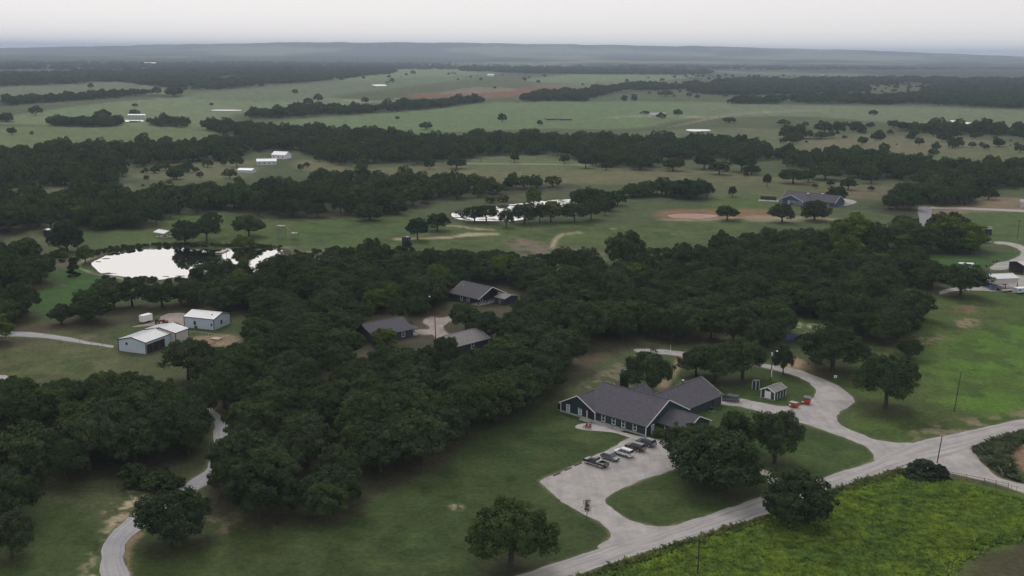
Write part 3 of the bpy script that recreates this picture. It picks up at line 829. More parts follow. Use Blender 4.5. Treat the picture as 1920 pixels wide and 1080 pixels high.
# near lawns
lawn = (0.054, 0.080, 0.028)
region([(-100, 1160), (200, 1160), (840, 1130), (1130, 1022), (1140, 1000), (1060, 945), (1015, 900), (1180, 818), (1080, 800), (1050, 770), (960, 780), (880, 850), (700, 940), (560, 995), (390, 965), (250, 1005), (210, 1030), (140, 960), (-100, 950)], lawn, 2.5, 2)
region([(700, 880), (880, 810), (1080, 800), (1180, 820), (1015, 900), (900, 960), (760, 1000)], (0.062, 0.092, 0.032), 8, 6, 0.6)
region([(930, 800), (1010, 795), (1000, 840), (960, 880), (930, 850)], (0.045, 0.085, 0.025), 3, 3, 0.6)
region([(1130, 940), (1280, 880), (1440, 900), (1470, 925), (1240, 990)], (0.052, 0.088, 0.026), 2, 2)
region([(1330, 760), (1500, 795), (1635, 850), (1640, 865), (1540, 895), (1440, 890), (1300, 840)], (0.060, 0.100, 0.030), 2, 2)
region([(1300, 700), (1430, 690), (1520, 715), (1530, 735), (1480, 760), (1380, 745)], (0.060, 0.092, 0.030), 2, 2)
region([(1180, 720), (1300, 690), (1280, 720), (1240, 745)], (0.075, 0.105, 0.040), 2, 2)
region([(1570, 790), (1610, 750), (1520, 690), (1600, 670), (1720, 560), (1930, 550), (1990, 600), (1990, 770), (1780, 812), (1700, 830), (1620, 815)], (0.078, 0.122, 0.030), 3, 3)
region([(1700, 640), (1800, 625), (1990, 600), (1990, 760), (1860, 775), (1740, 755), (1730, 720)], (0.098, 0.180, 0.030), 3.5, 2.5)
region([(1720, 570), (1850, 570), (1900, 600), (1800, 640), (1720, 640)], (0.105, 0.135, 0.045), 5, 5, 0.6)
LAWN_ALL = [(-100, 1160), (200, 1160), (840, 1130), (1130, 1022), (1060, 945), (1015, 900), (1180, 818), (1080, 800), (1050, 770), (960, 780), (880, 850), (700, 940), (560, 995), (390, 965), (250, 1005), (210, 1030), (140, 960), (-100, 950)]
MEAD_R = [(1570, 790), (1610, 750), (1520, 690), (1600, 670), (1720, 560), (1930, 550), (1990, 600), (1990, 770), (1780, 812), (1620, 815)]
for px_ in (LAWN_ALL, MEAD_R, [(1130, 940), (1280, 880), (1440, 900), (1470, 925), (1240, 990)], [(1330, 760), (1500, 795), (1635, 850), (1540, 895), (1300, 840)], [(300, 400), (760, 405), (1300, 415), (1380, 445), (860, 470), (300, 460)], [(0, 655), (215, 655), (215, 700), (0, 715)]):
    region(px_, (0.100, 0.098, 0.048), 4, 4, 0.28, smooth=0, thr=(0.54, 16), seed=1)
    region(px_, (0.034, 0.060, 0.020), 4, 4, 0.50, smooth=0, thr=(0.56, 7), seed=2)
    region(px_, (0.088, 0.118, 0.040), 4, 4, 0.45, smooth=0, thr=(0.57, 9), seed=3)
# weedy field bottom right
weed = (0.105, 0.145, 0.034)
region([(960, 1160), (1090, 1085), (1290, 1016), (1440, 972), (1545, 930), (1660, 895), (1700, 885), (1800, 902), (1990, 960), (1990, 1160)], weed, 1.0, 1.0)
region([(1790, 1080), (1845, 1040), (1990, 1015), (1990, 1160), (1770, 1160)], (0.075, 0.060, 0.046), 4, 3, 0.85)
region([(1830, 838), (1920, 806), (1990, 800), (1990, 935), (1920, 905), (1880, 890)], (0.065, 0.100, 0.035), 1.5, 1.5)
region([(1888, 850), (1905, 830), (1990, 800), (1990, 910), (1930, 890)], (0.28, 0.175, 0.135), 1.2, 0.8)
# worn and bare earth (shapes of their own)
region([(1600, 825), (1680, 812), (1780, 790), (1860, 780), (1990, 750), (1990, 775), (1850, 803), (1713, 832)], (0.25, 0.20, 0.14), 2.5, 3, 0.9, thr=(0.52, 3.5))
region([(205, 955), (235, 920), (275, 925), (270, 955), (215, 990), (195, 1015)], sand, 2, 3, 0.95, thr=(0.52, 2.2))
region([(160, 1040), (185, 1035), (188, 1085), (150, 1080)], sand, 2, 3, 0.9, thr=(0.55, 2.2))
region([(390, 970), (480, 980), (520, 990), (430, 1000)], (0.22, 0.17, 0.12), 2, 2, 0.8, thr=(0.52, 2.5))
region([(234, 1060), (236, 1020), (262, 998), (266, 1004), (246, 1030), (246, 1080)], (0.36, 0.26, 0.18), 0.8, 1, 0.9)
region([(845, 945), (865, 945), (865, 957), (848, 957)], sand, 1, 1.5, 0.8, thr=(0.5, 1.5))
region([(1090, 725), (1160, 680), (1185, 700), (1175, 720), (1120, 735)], (0.24, 0.19, 0.15), 2, 2, 0.85, thr=(0.45, 3))
region([(1250, 745), (1222, 742), (1240, 715), (1262, 690), (1272, 668), (1285, 670), (1270, 700), (1255, 720)], (0.36, 0.27, 0.20), 0.8, 0.6, 0.9)
region([(1465, 687), (1480, 668), (1505, 675), (1520, 692), (1500, 694)], (0.42, 0.30, 0.20), 1.2, 1.2, 0.95)
region([(1520, 688), (1550, 684), (1560, 695), (1545, 704), (1520, 700)], (0.30, 0.15, 0.11), 1.5, 1.5, 0.85, thr=(0.45, 2))
region([(1480, 600), (1540, 600), (1540, 625), (1480, 632)], (0.10, 0.14, 0.045), 2, 2)
region([(1480, 606), (1500, 604), (1506, 615), (1484, 616)], (0.5, 0.46, 0.4), 1, 1, 0.9, thr=(0.45, 2))
region([(1515, 608), (1542, 608), (1540, 616), (1518, 616)], (0.5, 0.46, 0.4), 1, 1, 0.9, thr=(0.45, 2))
region([(1715, 630), (1760, 626), (1765, 640), (1720, 645)], (0.34, 0.25, 0.18), 2, 3, 0.8, thr=(0.5, 3))
region([(1795, 600), (1825, 598), (1825, 612), (1800, 612)], (0.38, 0.28, 0.20), 2, 3, 0.8, thr=(0.45, 3))
region([(1790, 575), (1830, 572), (1832, 585), (1795, 588)], (0.20, 0.14, 0.10), 2, 3, 0.8, thr=(0.45, 3))
region([(1610, 670), (1640, 655), (1690, 650), (1680, 662), (1630, 680)], (0.20, 0.18, 0.11), 2, 2, 0.7, thr=(0.5, 4))
region([(800, 595), (850, 580), (870, 570), (825, 555), (812, 575)], (0.08, 0.115, 0.04), 2, 2, 0.9)
region([(790, 605), (812, 585), (845, 580), (850, 588), (815, 597)], (0.36, 0.25, 0.18), 1.5, 1.5, 0.8, thr=(0.45, 3))
region([(745, 620), (800, 600), (812, 640), (770, 640)], (0.22, 0.17, 0.14), 2, 2, 0.8)
region([(838, 612), (880, 608), (890, 640), (855, 640)], (0.085, 0.12, 0.045), 2, 2, 0.9)
region([(360, 632), (440, 628), (442, 645), (375, 650)], (0.36, 0.25, 0.19), 1.5, 1.5, 0.8)
region([(120, 632), (180, 628), (180, 640), (130, 640)], (0.20, 0.17, 0.12), 2, 2, 0.6, thr=(0.5, 3))
region([(640, 700), (690, 695), (700, 735), (650, 745)], (0.22, 0.17, 0.14), 3, 3, 0.8)
region([(370, 745), (420, 735), (450, 765), (440, 800), (420, 785)], (0.20, 0.15, 0.12), 3, 3, 0.8)
# pale tracks and banks in the meadow
region([(742, 447), (804, 445), (846, 443), (873, 437), (930, 437), (930, 441), (880, 443), (846, 447), (804, 449), (742, 450)], sand, 0.9, 0.8, 0.85)
region([(835, 422), (862, 423), (887, 427), (925, 430), (925, 432.5), (887, 430), (862, 426), (835, 424)], sand, 1.0, 0.8, 0.7)
region([(1062, 438), (1048, 448), (1040, 463), (1030, 466), (1036, 450), (1050, 439)], sand, 0.9, 0.8, 0.85)
region([(1062, 437), (1120, 430), (1160, 428), (1120, 434), (1064, 440)], sand, 1, 1, 0.6, thr=(0.45, 8))
region([(950, 445), (1020, 455), (1060, 462), (1120, 472), (1150, 485), (1060, 488), (980, 478)], (0.22, 0.165, 0.14), 3, 4, 0.8, thr=(0.42, 6))
region([(1040, 470), (1055, 465), (1062, 480), (1048, 482)], (0.5, 0.42, 0.36), 1, 1, 0.8, thr=(0.4, 3))
region([(520, 462), (640, 470), (690, 478), (690, 486), (560, 482)], (0.26, 0.23, 0.18), 2, 3, 0.7, thr=(0.5, 5))
region([(145, 498), (160, 485), (190, 478), (188, 482), (160, 490), (150, 500), (170, 508), (240, 522), (238, 525), (168, 512)], (0.38, 0.35, 0.25), 0.8, 0.6, 0.85)
region([(228, 533), (244, 532), (242, 535.5), (230, 535.5)], (0.5, 0.46, 0.36), 0.6, 0.3, 0.9)
region([(660, 282), (800, 284), (930, 280), (930, 284), (800, 288), (660, 286)], (0.28, 0.17, 0.13), 3, 3, 0.6)
region([(830, 305), (1000, 306), (1170, 309), (1170, 310.5), (1000, 308), (830, 307)], (0.30, 0.28, 0.22), 1.5, 1, 0.8)
region([(1250, 240), (1380, 212), (1520, 206), (1530, 208), (1390, 215)], (0.26, 0.25, 0.19), 2, 2, 0.8)
region([(1130, 222), (1200, 215), (1330, 218), (1320, 221), (1210, 219)], (0.30, 0.27, 0.22), 3, 3, 0.7)
region([(640, 186), (700, 188), (760, 190), (755, 194), (660, 191)], (0.30, 0.26, 0.21), 3, 3, 0.6)
region([(820, 175), (900, 163), (970, 168), (900, 174)], (0.30, 0.24, 0.19), 6, 6, 0.5)
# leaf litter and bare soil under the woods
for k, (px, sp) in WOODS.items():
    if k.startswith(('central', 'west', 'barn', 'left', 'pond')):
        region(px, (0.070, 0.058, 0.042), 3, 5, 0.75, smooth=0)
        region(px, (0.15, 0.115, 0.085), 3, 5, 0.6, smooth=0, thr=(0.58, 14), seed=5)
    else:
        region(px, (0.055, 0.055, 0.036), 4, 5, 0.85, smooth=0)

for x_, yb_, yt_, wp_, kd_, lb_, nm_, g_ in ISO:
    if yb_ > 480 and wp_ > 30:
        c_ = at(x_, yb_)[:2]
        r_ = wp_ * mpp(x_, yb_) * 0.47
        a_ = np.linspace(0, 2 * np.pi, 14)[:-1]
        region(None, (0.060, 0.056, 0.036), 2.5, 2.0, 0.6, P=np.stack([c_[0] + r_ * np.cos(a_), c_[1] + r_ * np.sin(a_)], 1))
# damp banks round the ponds, sandy verge along the roads
for px in [POND_NEAR, POND_CREEK, POND_MEADOW]:
    P = wpoly(px, 4)
    Pc = P.mean(0)
    region(None, (0.060, 0.060, 0.036), 1.5, 1.5, 0.8, P=Pc + (P - Pc) * 1.06)
ROADS_FLAT = []


def ribbon(U, L, n=None):
    U = catmull([at(*p)[:2] for p in U], 8, False)
    L = catmull([at(*p)[:2] for p in L], 8, False)

    def res(Q, k):
        s_ = np.concatenate([[0], np.cumsum(np.linalg.norm(np.diff(Q, axis=0), axis=1))])
        t = np.linspace(0, s_[-1], k)
        return np.stack([np.interp(t, s_, Q[:, 0]), np.interp(t, s_, Q[:, 1])], 1)
    ln = np.linalg.norm(np.diff(U, axis=0), axis=1).sum()
    k = n or max(12, int(ln / 1.2))
    U, L = res(U, k), res(L, k)
    return U, L


RIB = {}
for nm, U, L in (('gravel_road', ROAD_MAIN_U, ROAD_MAIN_L), ('west_lane', WEST_L, WEST_R), ('barn_track', BARN_ROAD_U, BARN_ROAD_L), ('farm_track', FAR_TRACK_U, FAR_TRACK_L)):
    U, L = ribbon(U, L)
    RIB[nm] = (U, L)
    poly = np.concatenate([U[::3], L[::-3]])
    region(None, (0.30, 0.25, 0.185), 1.0, 1.2, 0.75, P=poly)
for px in (NORTH_DRIVE, CAR_PARK, SIDE_ROAD, LOOP_ROAD, CABIN_DRIVE):
    region(px, (0.30, 0.25, 0.185), 0.8, 1.0, 0.75, smooth=3)

# fine grain
col = col * np.array([0.69, 0.73, 0.66]) * (0.80 + 0.40 * nz2)[:, None] * (0.80 + 0.40 * nzs)[:, None]
col = np.clip(col, 0.004, 0.9)

# heights: tiny undulation, dug ponds, far ridges
GZ = (fbm(GX, GY, 25, 91, 3) - 0.5) * 0.0
for px in [POND_NEAR, POND_CREEK, POND_MEADOW] + [p for _, p in PONDS]:
    P = wpoly(px, 4)
    x0, y0 = P.min(0) - 4
    x1, y1 = P.max(0) + 4
    idx = np.where((GX > x0) & (GX < x1) & (GY > y0) & (GY < y1))[0]
    d = sdf(P, GX[idx], GY[idx])
    GZ[idx] = np.minimum(GZ[idx], -1.2 * np.clip(0.1 - d / 3.0, 0, 1))
deg = np.degrees(GA)
want = np.interp(deg, [-40, -25.5, -18.2, -11.2, -5, 0, 9.6, 17.6, 25.5, 40], [40, 62, 126, 178, 188, 186, 166, 128, 60, 40])
want2 = want * (0.92 + 0.14 * fbm(deg * 60, GD * 0.02, 45, 5, 4))
ridge = np.exp(-((GD - 15500) / 2900.0) ** 2) * (want2)
low = np.exp(-((GD - 9500) / 1800.0) ** 2) * 34 * fbm(deg * 60, GD * 0.01, 160, 77, 3)
inview = np.clip((75 - np.abs(deg)) / 40, 0, 1)
GZ = GZ + (ridge + low) * inview + np.clip((GD - 5200) / 4000, 0, 1) * 8 * fbm(GX, GY, 700, 19, 3) * inview

verts = np.stack([GX, GY, GZ], 1)
i0 = np.arange((nr - 1) * na).reshape(nr - 1, na)
j = np.arange(na)
jn = (j + 1) % na
f = np.stack([i0[:, j], i0[:, jn], i0[:, jn] + na, i0[:, j] + na], -1).reshape(-1, 4)
f = f[:, ::-1]
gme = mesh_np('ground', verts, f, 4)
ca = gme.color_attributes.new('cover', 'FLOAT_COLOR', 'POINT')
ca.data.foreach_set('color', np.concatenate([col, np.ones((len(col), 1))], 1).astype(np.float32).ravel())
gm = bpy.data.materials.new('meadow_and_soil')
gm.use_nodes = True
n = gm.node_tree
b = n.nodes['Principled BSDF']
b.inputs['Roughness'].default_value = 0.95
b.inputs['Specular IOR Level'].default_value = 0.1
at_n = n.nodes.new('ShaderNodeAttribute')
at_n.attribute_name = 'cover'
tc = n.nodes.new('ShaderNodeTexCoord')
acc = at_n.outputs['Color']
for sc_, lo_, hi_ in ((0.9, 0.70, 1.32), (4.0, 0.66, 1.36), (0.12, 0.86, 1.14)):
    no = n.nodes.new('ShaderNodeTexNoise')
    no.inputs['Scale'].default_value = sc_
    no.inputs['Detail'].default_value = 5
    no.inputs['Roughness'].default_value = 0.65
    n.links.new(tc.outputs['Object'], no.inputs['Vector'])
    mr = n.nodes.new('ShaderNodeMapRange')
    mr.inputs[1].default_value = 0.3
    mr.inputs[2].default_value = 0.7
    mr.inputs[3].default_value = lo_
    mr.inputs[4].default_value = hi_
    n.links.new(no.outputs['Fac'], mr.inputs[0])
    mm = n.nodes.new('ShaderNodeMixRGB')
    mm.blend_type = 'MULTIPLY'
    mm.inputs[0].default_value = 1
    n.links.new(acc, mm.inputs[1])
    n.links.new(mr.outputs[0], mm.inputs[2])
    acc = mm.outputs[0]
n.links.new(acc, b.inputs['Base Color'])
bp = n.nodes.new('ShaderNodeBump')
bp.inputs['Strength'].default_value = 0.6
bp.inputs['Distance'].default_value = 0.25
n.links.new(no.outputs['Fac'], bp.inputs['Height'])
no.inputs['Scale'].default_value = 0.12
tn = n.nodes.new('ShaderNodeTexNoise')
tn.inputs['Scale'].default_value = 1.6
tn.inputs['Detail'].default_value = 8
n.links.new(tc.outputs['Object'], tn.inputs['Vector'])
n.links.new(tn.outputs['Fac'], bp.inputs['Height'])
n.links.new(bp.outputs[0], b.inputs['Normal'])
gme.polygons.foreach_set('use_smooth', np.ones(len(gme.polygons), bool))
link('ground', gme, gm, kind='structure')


# roads ------------------------------------------------------------
def road_ribbon(name, key, m, z, nx=10, kind='structure'):
    U, L = RIB[key]
    k = len(U)
    t = np.linspace(0, 1, nx)
    # ragged edges
    wid = np.linalg.norm(U - L, axis=1)[:, None]
    dirv = (L - U) / wid
    s_ = np.arange(k) * 1.2
    jU = (fbm(s_, s_ * 0 + 3, 4, 5, 3) - 0.5) * 1.3
    jL = (fbm(s_, s_ * 0 + 9, 4, 6, 3) - 0.5) * 1.3
    U2 = U + dirv * jU[:, None]
    L2 = L + dirv * jL[:, None]
    P = U2[:, None, :] * (1 - t)[None, :, None] + L2[:, None, :] * t[None, :, None]
    V = np.concatenate([P, np.full((k, nx, 1), z)], -1).reshape(-1, 3)
    i = np.arange((k - 1) * nx).reshape(k - 1, nx)[:, :-1]
    F = np.stack([i, i + nx, i + nx + 1, i + 1], -1).reshape(-1, 4)
    me = mesh_np(name, V, F, 4)
    uv = me.uv_layers.new(name='UVMap')
    uu = np.tile(t, k)
    vv = np.repeat(s_, nx)
    li = F.ravel()
    uv.data.foreach_set('uv', np.stack([uu[li], vv[li]], 1).astype(np.float32).ravel())
    if me.polygons[0].normal.z < 0:
        me.flip_normals()
    return link(name, me, m, kind=kind)


def road_poly(name, px, m, z, smooth=5, jit=0.6, kind='structure', parent=None):
    P = wpoly(px, smooth)
    # densify + jitter
    Q = []
    for a, b_ in zip(P, np.roll(P, -1, 0)):
        kk = max(1, int(np.linalg.norm(b_ - a) / 1.0))
        for q in range(kk):
            Q.append(a + (b_ - a) * q / kk)
    Q = np.array(Q)
    Q = Q + np.stack([fbm(Q[:, 0], Q[:, 1], 2.5, 8, 2) - 0.5, fbm(Q[:, 0], Q[:, 1], 2.5, 9, 2) - 0.5], 1) * 2 * jit
    tri = tessellate_polygon([[Vector((p[0], p[1], 0)) for p in Q]])
    V = np.concatenate([Q, np.full((len(Q), 1), z)], 1)
    me = mesh_np(name, V, np.array(tri), 3)
    uvl = me.uv_layers.new(name='UVMap')
    me.update()
    up = sum(1 for p in me.polygons if p.normal.z > 0)
    if up < len(me.polygons) / 2:
        me.flip_normals()
    return link(name, me, m, kind=kind, parent=parent)


road_ribbon('gravel_road', 'gravel_road', M['gravel'], 0.030)
road_poly('lodge_driveway', NORTH_DRIVE, M['gravel_flat'], 0.024)
road_poly('car_park', CAR_PARK, M['gravel_flat'], 0.018)
road_poly('side_road', SIDE_ROAD, M['gravel_flat'], 0.012)
road_ribbon('wooded_lane', 'west_lane', M['asphalt'], 0.02)
road_poly('cabin_driveway', CABIN_DRIVE, M['yard'], 0.02)
road_poly('cabin_gravel', CABIN_PATCH, M['yard'], 0.02)
road_poly('barn_yard', BARN_YARD, M['yard'], 0.02)
road_ribbon('barn_track', 'barn_track', M['asphalt'], 0.03)
road_poly('lane_end', WEST_LANE, M['asphalt'], 0.02)
road_poly('far_lane', FAR_ROAD, gravel_mat('dark_lane', (0.15, 0.16, 0.185), (0.21, 0.22, 0.24)), 0.03)
road_ribbon('farm_track', 'farm_track', M['gravel'], 0.04)
road_poly('loop_road', LOOP_ROAD, M['gravel_flat'], 0.02)
road_poly('shed_yard', SHED_YARD, M['gravel_flat'], 0.03)
road_poly('house_driveway', BLUE_DRIVE, M['gravel_flat'], 0.03)
road_poly('walkway', WALKWAY, M['concrete'], 0.05, jit=0.05)

# water -------------------------------------------------------------
wm = bpy.data.materials.new('still_water')
wm.use_nodes = True
n = wm.node_tree
b = n.nodes['Principled BSDF']
b.inputs['Base Color'].default_value = (0.88, 0.845, 0.79, 1)
b.inputs['Metallic'].default_value = 1.0
b.inputs['Roughness'].default_value = 0.012
b.inputs['IOR'].default_value = 1.33
b.inputs['Specular IOR Level'].default_value = 0.5
tc = n.nodes.new('ShaderNodeTexCoord')
no = n.nodes.new('ShaderNodeTexNoise')
no.inputs['Scale'].default_value = 0.6
n.links.new(tc.outputs['Object'], no.inputs['Vector'])
bp = n.nodes.new('ShaderNodeBump')
bp.inputs['Strength'].default_value = 0.012
bp.inputs['Distance'].default_value = 0.1
n.links.new(no.outputs['Fac'], bp.inputs['Height'])
n.links.new(bp.outputs[0], b.inputs['Normal'])
mudw = mat('muddy_water', (0.24, 0.125, 0.085), rough=0.4, spec=0.25, var=0.2, scale=0.2)


def water(name, px, m=wm, z=-0.22):
    P = wpoly(px, 5)
    c = P.mean(0)
    P = c + (P - c) * 1.01
    tri = tessellate_polygon([[Vector((p[0], p[1], 0)) for p in P]])
    me = mesh_np(name, np.concatenate([P, np.full((len(P), 1), z)], 1), np.array(tri), 3)
    if sum(1 for p in me.polygons if p.normal.z > 0) < len(me.polygons) / 2:
        me.flip_normals()
    return link(name, me, m, kind='structure')


water('pond', POND_NEAR)
water('creek_pool', POND_CREEK)
water('meadow_pond', POND_MEADOW)
pads = MB()
prg = np.random.default_rng(12)
for px, n_ in ((POND_MEADOW, 130), (POND_NEAR, 26)):
    P = wpoly(px)
    x0, y0 = P.min(0)
    x1, y1 = P.max(0)
    k_ = 0
    while k_ < n_:
        q = np.array([[prg.uniform(x0, x1), prg.uniform(y0, y1)]])
        d_ = sdf(P, q[:, 0], q[:, 1])[0]
        if d_ > -0.5 or (px is POND_NEAR and d_ < -4):
            continue
        r_ = prg.uniform(0.5, 1.9)
        m_ = 7
        k0 = len(pads.v)
        pads.v += [(q[0, 0] + r_ * prg.uniform(.6, 1.3) * math.cos(2 * math.pi * i / m_) * 1.8, q[0, 1] + r_ * prg.uniform(.6, 1.2) * math.sin(2 * math.pi * i / m_), -0.2) for i in range(m_)]
        pads.f.append(tuple(range(k0, k0 + m_)))
        k_ += 1
pw = pads.obj('pond_weed', mat('floating_pond_weed', (0.035, 0.042, 0.022), var=.3, scale=.5), kind='stuff')
tag(pw, 'dark patches of floating weed on the two ponds', 'pond weed')
for nm, px in PONDS:
    water(nm, px, mudw if nm == 'muddy_pond' else wm, -0.1)

# ------------------------------------------------------------------ trees
QUAD = np.array([[-0.5, -0.32, 0], [0.5, -0.32, 0], [0.5, 0.32, 0], [-0.5, 0.32, 0]])


def leaves(centres, normals, size, rg):
    """random leaf-spray faces at centres facing about normals"""
    k = len(centres)
    nrm = normals + rg.normal(0, 0.55, (k, 3))
    nrm /= np.linalg.norm(nrm, axis=1)[:, None]
    t = rg.normal(0, 1, (k, 3))
    t -= nrm * (t * nrm).sum(1)[:, None]
    t /= np.linalg.norm(t, axis=1)[:, None]
    bb = np.cross(nrm, t)
    s_ = size * rg.uniform(0.65, 1.35, (k, 1, 1))
    V = centres[:, None, :] + (QUAD[None, :, 0:1] * t[:, None, :] + QUAD[None, :, 1:2] * bb[:, None, :] * rg.uniform(0.7, 1.4, (k, 1, 1))) * s_
    V[:, 1::2, :] += nrm[:, None, :] * s_ * rg.uniform(-0.18, 0.18, (k, 1, 1))
    return V.reshape(-1, 3), np.arange(k * 4).reshape(k, 4)


def oak(seed, W=12.0, H=10.0, low=0.22, lobes=34, per=150, size=0.46, limbs=5, style='oak'):
    rg = np.random.default_rng(seed)
    zc = H * (low + (1 - low) * 0.40)
    rad = np.array([W / 2, W / 2 * rg.uniform(0.85, 1.0), H * (1 - low) * 0.60])
    g = math.pi * (3 - math.sqrt(5))
    LC, LR = [], []
    for i in range(lobes):
        u = 1 - (i + 0.5) / lobes * 1.45
        th = g * i + rg.uniform(-0.4, 0.4)
        rr = math.sqrt(max(0, 1 - min(1, abs(u)) ** 2))
        if u < 0:
            rr = 1.0 - 0.25 * abs(u)
        d = np.array([math.cos(th) * rr, math.sin(th) * rr, u * (1 if u > 0 else 0.8)])
        k = rg.uniform(0.52, 0.90)
        if style == 'cedar':
            zz = rg.uniform(0.05, 1)
            d = np.array([math.cos(th) * (1 - zz) ** 0.7, math.sin(th) * (1 - zz) ** 0.7, zz * 2 - 1])
            k = rg.uniform(0.7, 0.9)
        LC.append(d * rad * k + np.array([0, 0, zc]))
        LR.append(W * rg.uniform(0.10, 0.18) * (0.8 if style == 'cedar' else 1))
    LC, LR = np.array(LC), np.array(LR)
    # smaller sprays standing out of the main boughs
    sc, sr = [], []
    if per > 60:
        for c, r_ in zip(LC, LR):
            for q in range(4):
                d = rg.normal(0, 1, 3)
                d[2] = abs(d[2]) * 0.7 - 0.15
                d /= np.linalg.norm(d)
                e = (c - np.array([0, 0, zc])) / rad
                d = d + e * 0.6
                d /= np.linalg.norm(d)
                sc.append(c + d * r_ * rg.uniform(0.75, 1.15))
                sr.append(r_ * rg.uniform(0.30, 0.52))
    cs, ns = [], []
    jobs = [(c, r_, per if not sc else int(per * 0.62)) for c, r_ in zip(LC, LR)] + [(c, r_, int(per * 0.17)) for c, r_ in zip(sc, sr)]
    for c, r_, kk in jobs:
        d = rg.normal(0, 1, (kk, 3))
        d /= np.linalg.norm(d, axis=1)[:, None]
        outw = (c - np.array([0, 0, zc - H * 0.15]))
        outw /= np.linalg.norm(outw) + 1e-6
        flip = (d @ outw) < rg.uniform(-0.7, 0.1, kk)
        d[flip] *= -1
        rr = r_ * np.clip(rg.normal(0.90, 0.17, kk), 0.3, 1.35)
        p = c + d * rr[:, None] * np.array([1, 1, 0.80])
        cs.append(p)
        ns.append(d * 0.8 + outw * 0.3 + np.array([0, 0, 0.25]))
    cs, ns = np.concatenate(cs), np.concatenate(ns)
    ok = cs[:, 2] > H * low * 0.45
    cs, ns = cs[ok], ns[ok]
    V, F = leaves(cs, ns, size, rg)
    crown = mesh_np('crown', V, F, 4)
    t = MB()
    r0 = W * 0.026 + 0.08
    fork = H * (low + 0.10)
    if style == 'multi':
        for k in range(3):
            a = rg.uniform(0, 6.28)
            t.tube([(0.4 * math.cos(a), 0.4 * math.sin(a), -0.2), (1.2 * math.cos(a), 1.2 * math.sin(a), fork), (2.0 * math.cos(a), 2.0 * math.sin(a), H * 0.7)], [r0 * 0.8, r0 * 0.6, r0 * 0.25], 6)
    else:
        lean = rg.uniform(-0.25, 0.25, 2)
        t.tube([(0, 0, -0.2), (lean[0] * 0.3, lean[1] * 0.3, fork * 0.35), (lean[0], lean[1], fork), (lean[0] * 1.4, lean[1] * 1.4, H * 0.72)], [r0 * 1.35, r0, r0 * 0.85, r0 * 0.3], 7)
        for k in range(limbs):
            c = LC[rg.integers(0, len(LC))]
            t.tube([(lean[0], lean[1], fork * rg.uniform(0.75, 1.1)), ((lean[0] + c[0]) * 0.45, (lean[1] + c[1]) * 0.45, fork * 0.5 + c[2] * 0.45), tuple(c)], [r0 * 0.55, r0 * 0.38, r0 * 0.12], 5)
    tm = bpy.data.meshes.new('trunk')
    tm.from_pydata(t.v, [], t.f)
    return dict(crown=crown, trunk=tm, W=W, H=H)


PROTO = {'big': [], 'oak': [], 'far': [], 'light': [], 'cedar': [], 'bush': [], 'low': []}
for s_ in range(7):
    PROTO['oak'].append(oak(100 + s_, W=12 + (s_ % 3 - 1) * 0.8, H=10.4 + (s_ % 2) * 0.8, low=0.20 + 0.03 * (s_ % 3), lobes=30 + 3 * (s_ % 4), per=300, size=0.33))
for s_ in range(3):
    PROTO['big'].append(oak(170 + s_, W=13, H=10.6, low=(0.24, 0.20, 0.27)[s_], lobes=34, per=430, size=0.27, limbs=10))
for s_ in range(3):
    PROTO['low'].append(oak(150 + s_, W=11, H=8.8, low=0.07, lobes=38, per=270, size=0.33))
for s_ in range(5):
    PROTO['far'].append(oak(200 + s_, W=12, H=9.2 + 0.7 * (s_ % 3), low=0.10, lobes=22, per=58, size=0.72, limbs=2))
for s_ in range(3):
    PROTO['light'].append(oak(300 + s_, W=9.5, H=10.5, low=0.10, lobes=34, per=200, size=0.36))
for s_ in range(2):
    PROTO['cedar'].append(oak(400 + s_, W=6.5, H=9, low=0.03, lobes=34, per=120, size=0.42, style='cedar', limbs=1))
for s_ in range(2):
    PROTO['bush'].append(oak(500 + s_, W=5, H=3.4, low=0.0, lobes=24, per=110, size=0.30, limbs=2))
LEAF = {'big': 'leaf_oak', 'oak': 'leaf_oak', 'far': 'leaf_oak', 'low': 'leaf_oak', 'light': 'leaf_light', 'cedar': 'leaf_cedar', 'bush': 'leaf_oak'}
for k, L in PROTO.items():
    for p in L:
        p['crown'].materials.append(M[LEAF[k]])
        p['trunk'].materials.append(M['bark'])
PROTO['dry'] = []
for s_ in range(2):
    q = oak(520 + s_, W=5, H=3.2, low=0.0, lobes=20, per=70, size=0.30, limbs=4)
    q['crown'].materials.append(M['leaf_dry'])
    q['trunk'].materials.append(M['bark'])
    PROTO['dry'].append(q)
PROTO['lbush'] = []
for s_ in range(2):
    q = oak(540 + s_, W=5, H=4.2, low=0.0, lobes=24, per=110, size=0.30, limbs=2)
    q['crown'].materials.append(M['leaf_light'])
    q['trunk'].materials.append(M['bark'])
    PROTO['lbush'].append(q)
FIRST = {}
ntree = 0


def place_tree(x, y, Wd, Ht, kind, label, cat='tree', name='oak_tree', group=None, yaw=None, pi=None):
    global ntree
    ntree += 1
    L = PROTO[kind]
    i = (ntree * 5 + int(abs(x) * 3)) % len(L) if pi is None else pi
    p = L[i]
    o = thing(name, label, cat, (x, y, 0), random.uniform(0, 6.28) if yaw is None else yaw, group)
    o.scale = (Wd / p['W'], Wd / p['W'], Ht / p['H'])
    t = link('trunk', p['trunk'], None, o)
    c = link('crown', p['crown'], None, o)
    FIRST.setdefault((kind, i), (c, t))
    return o


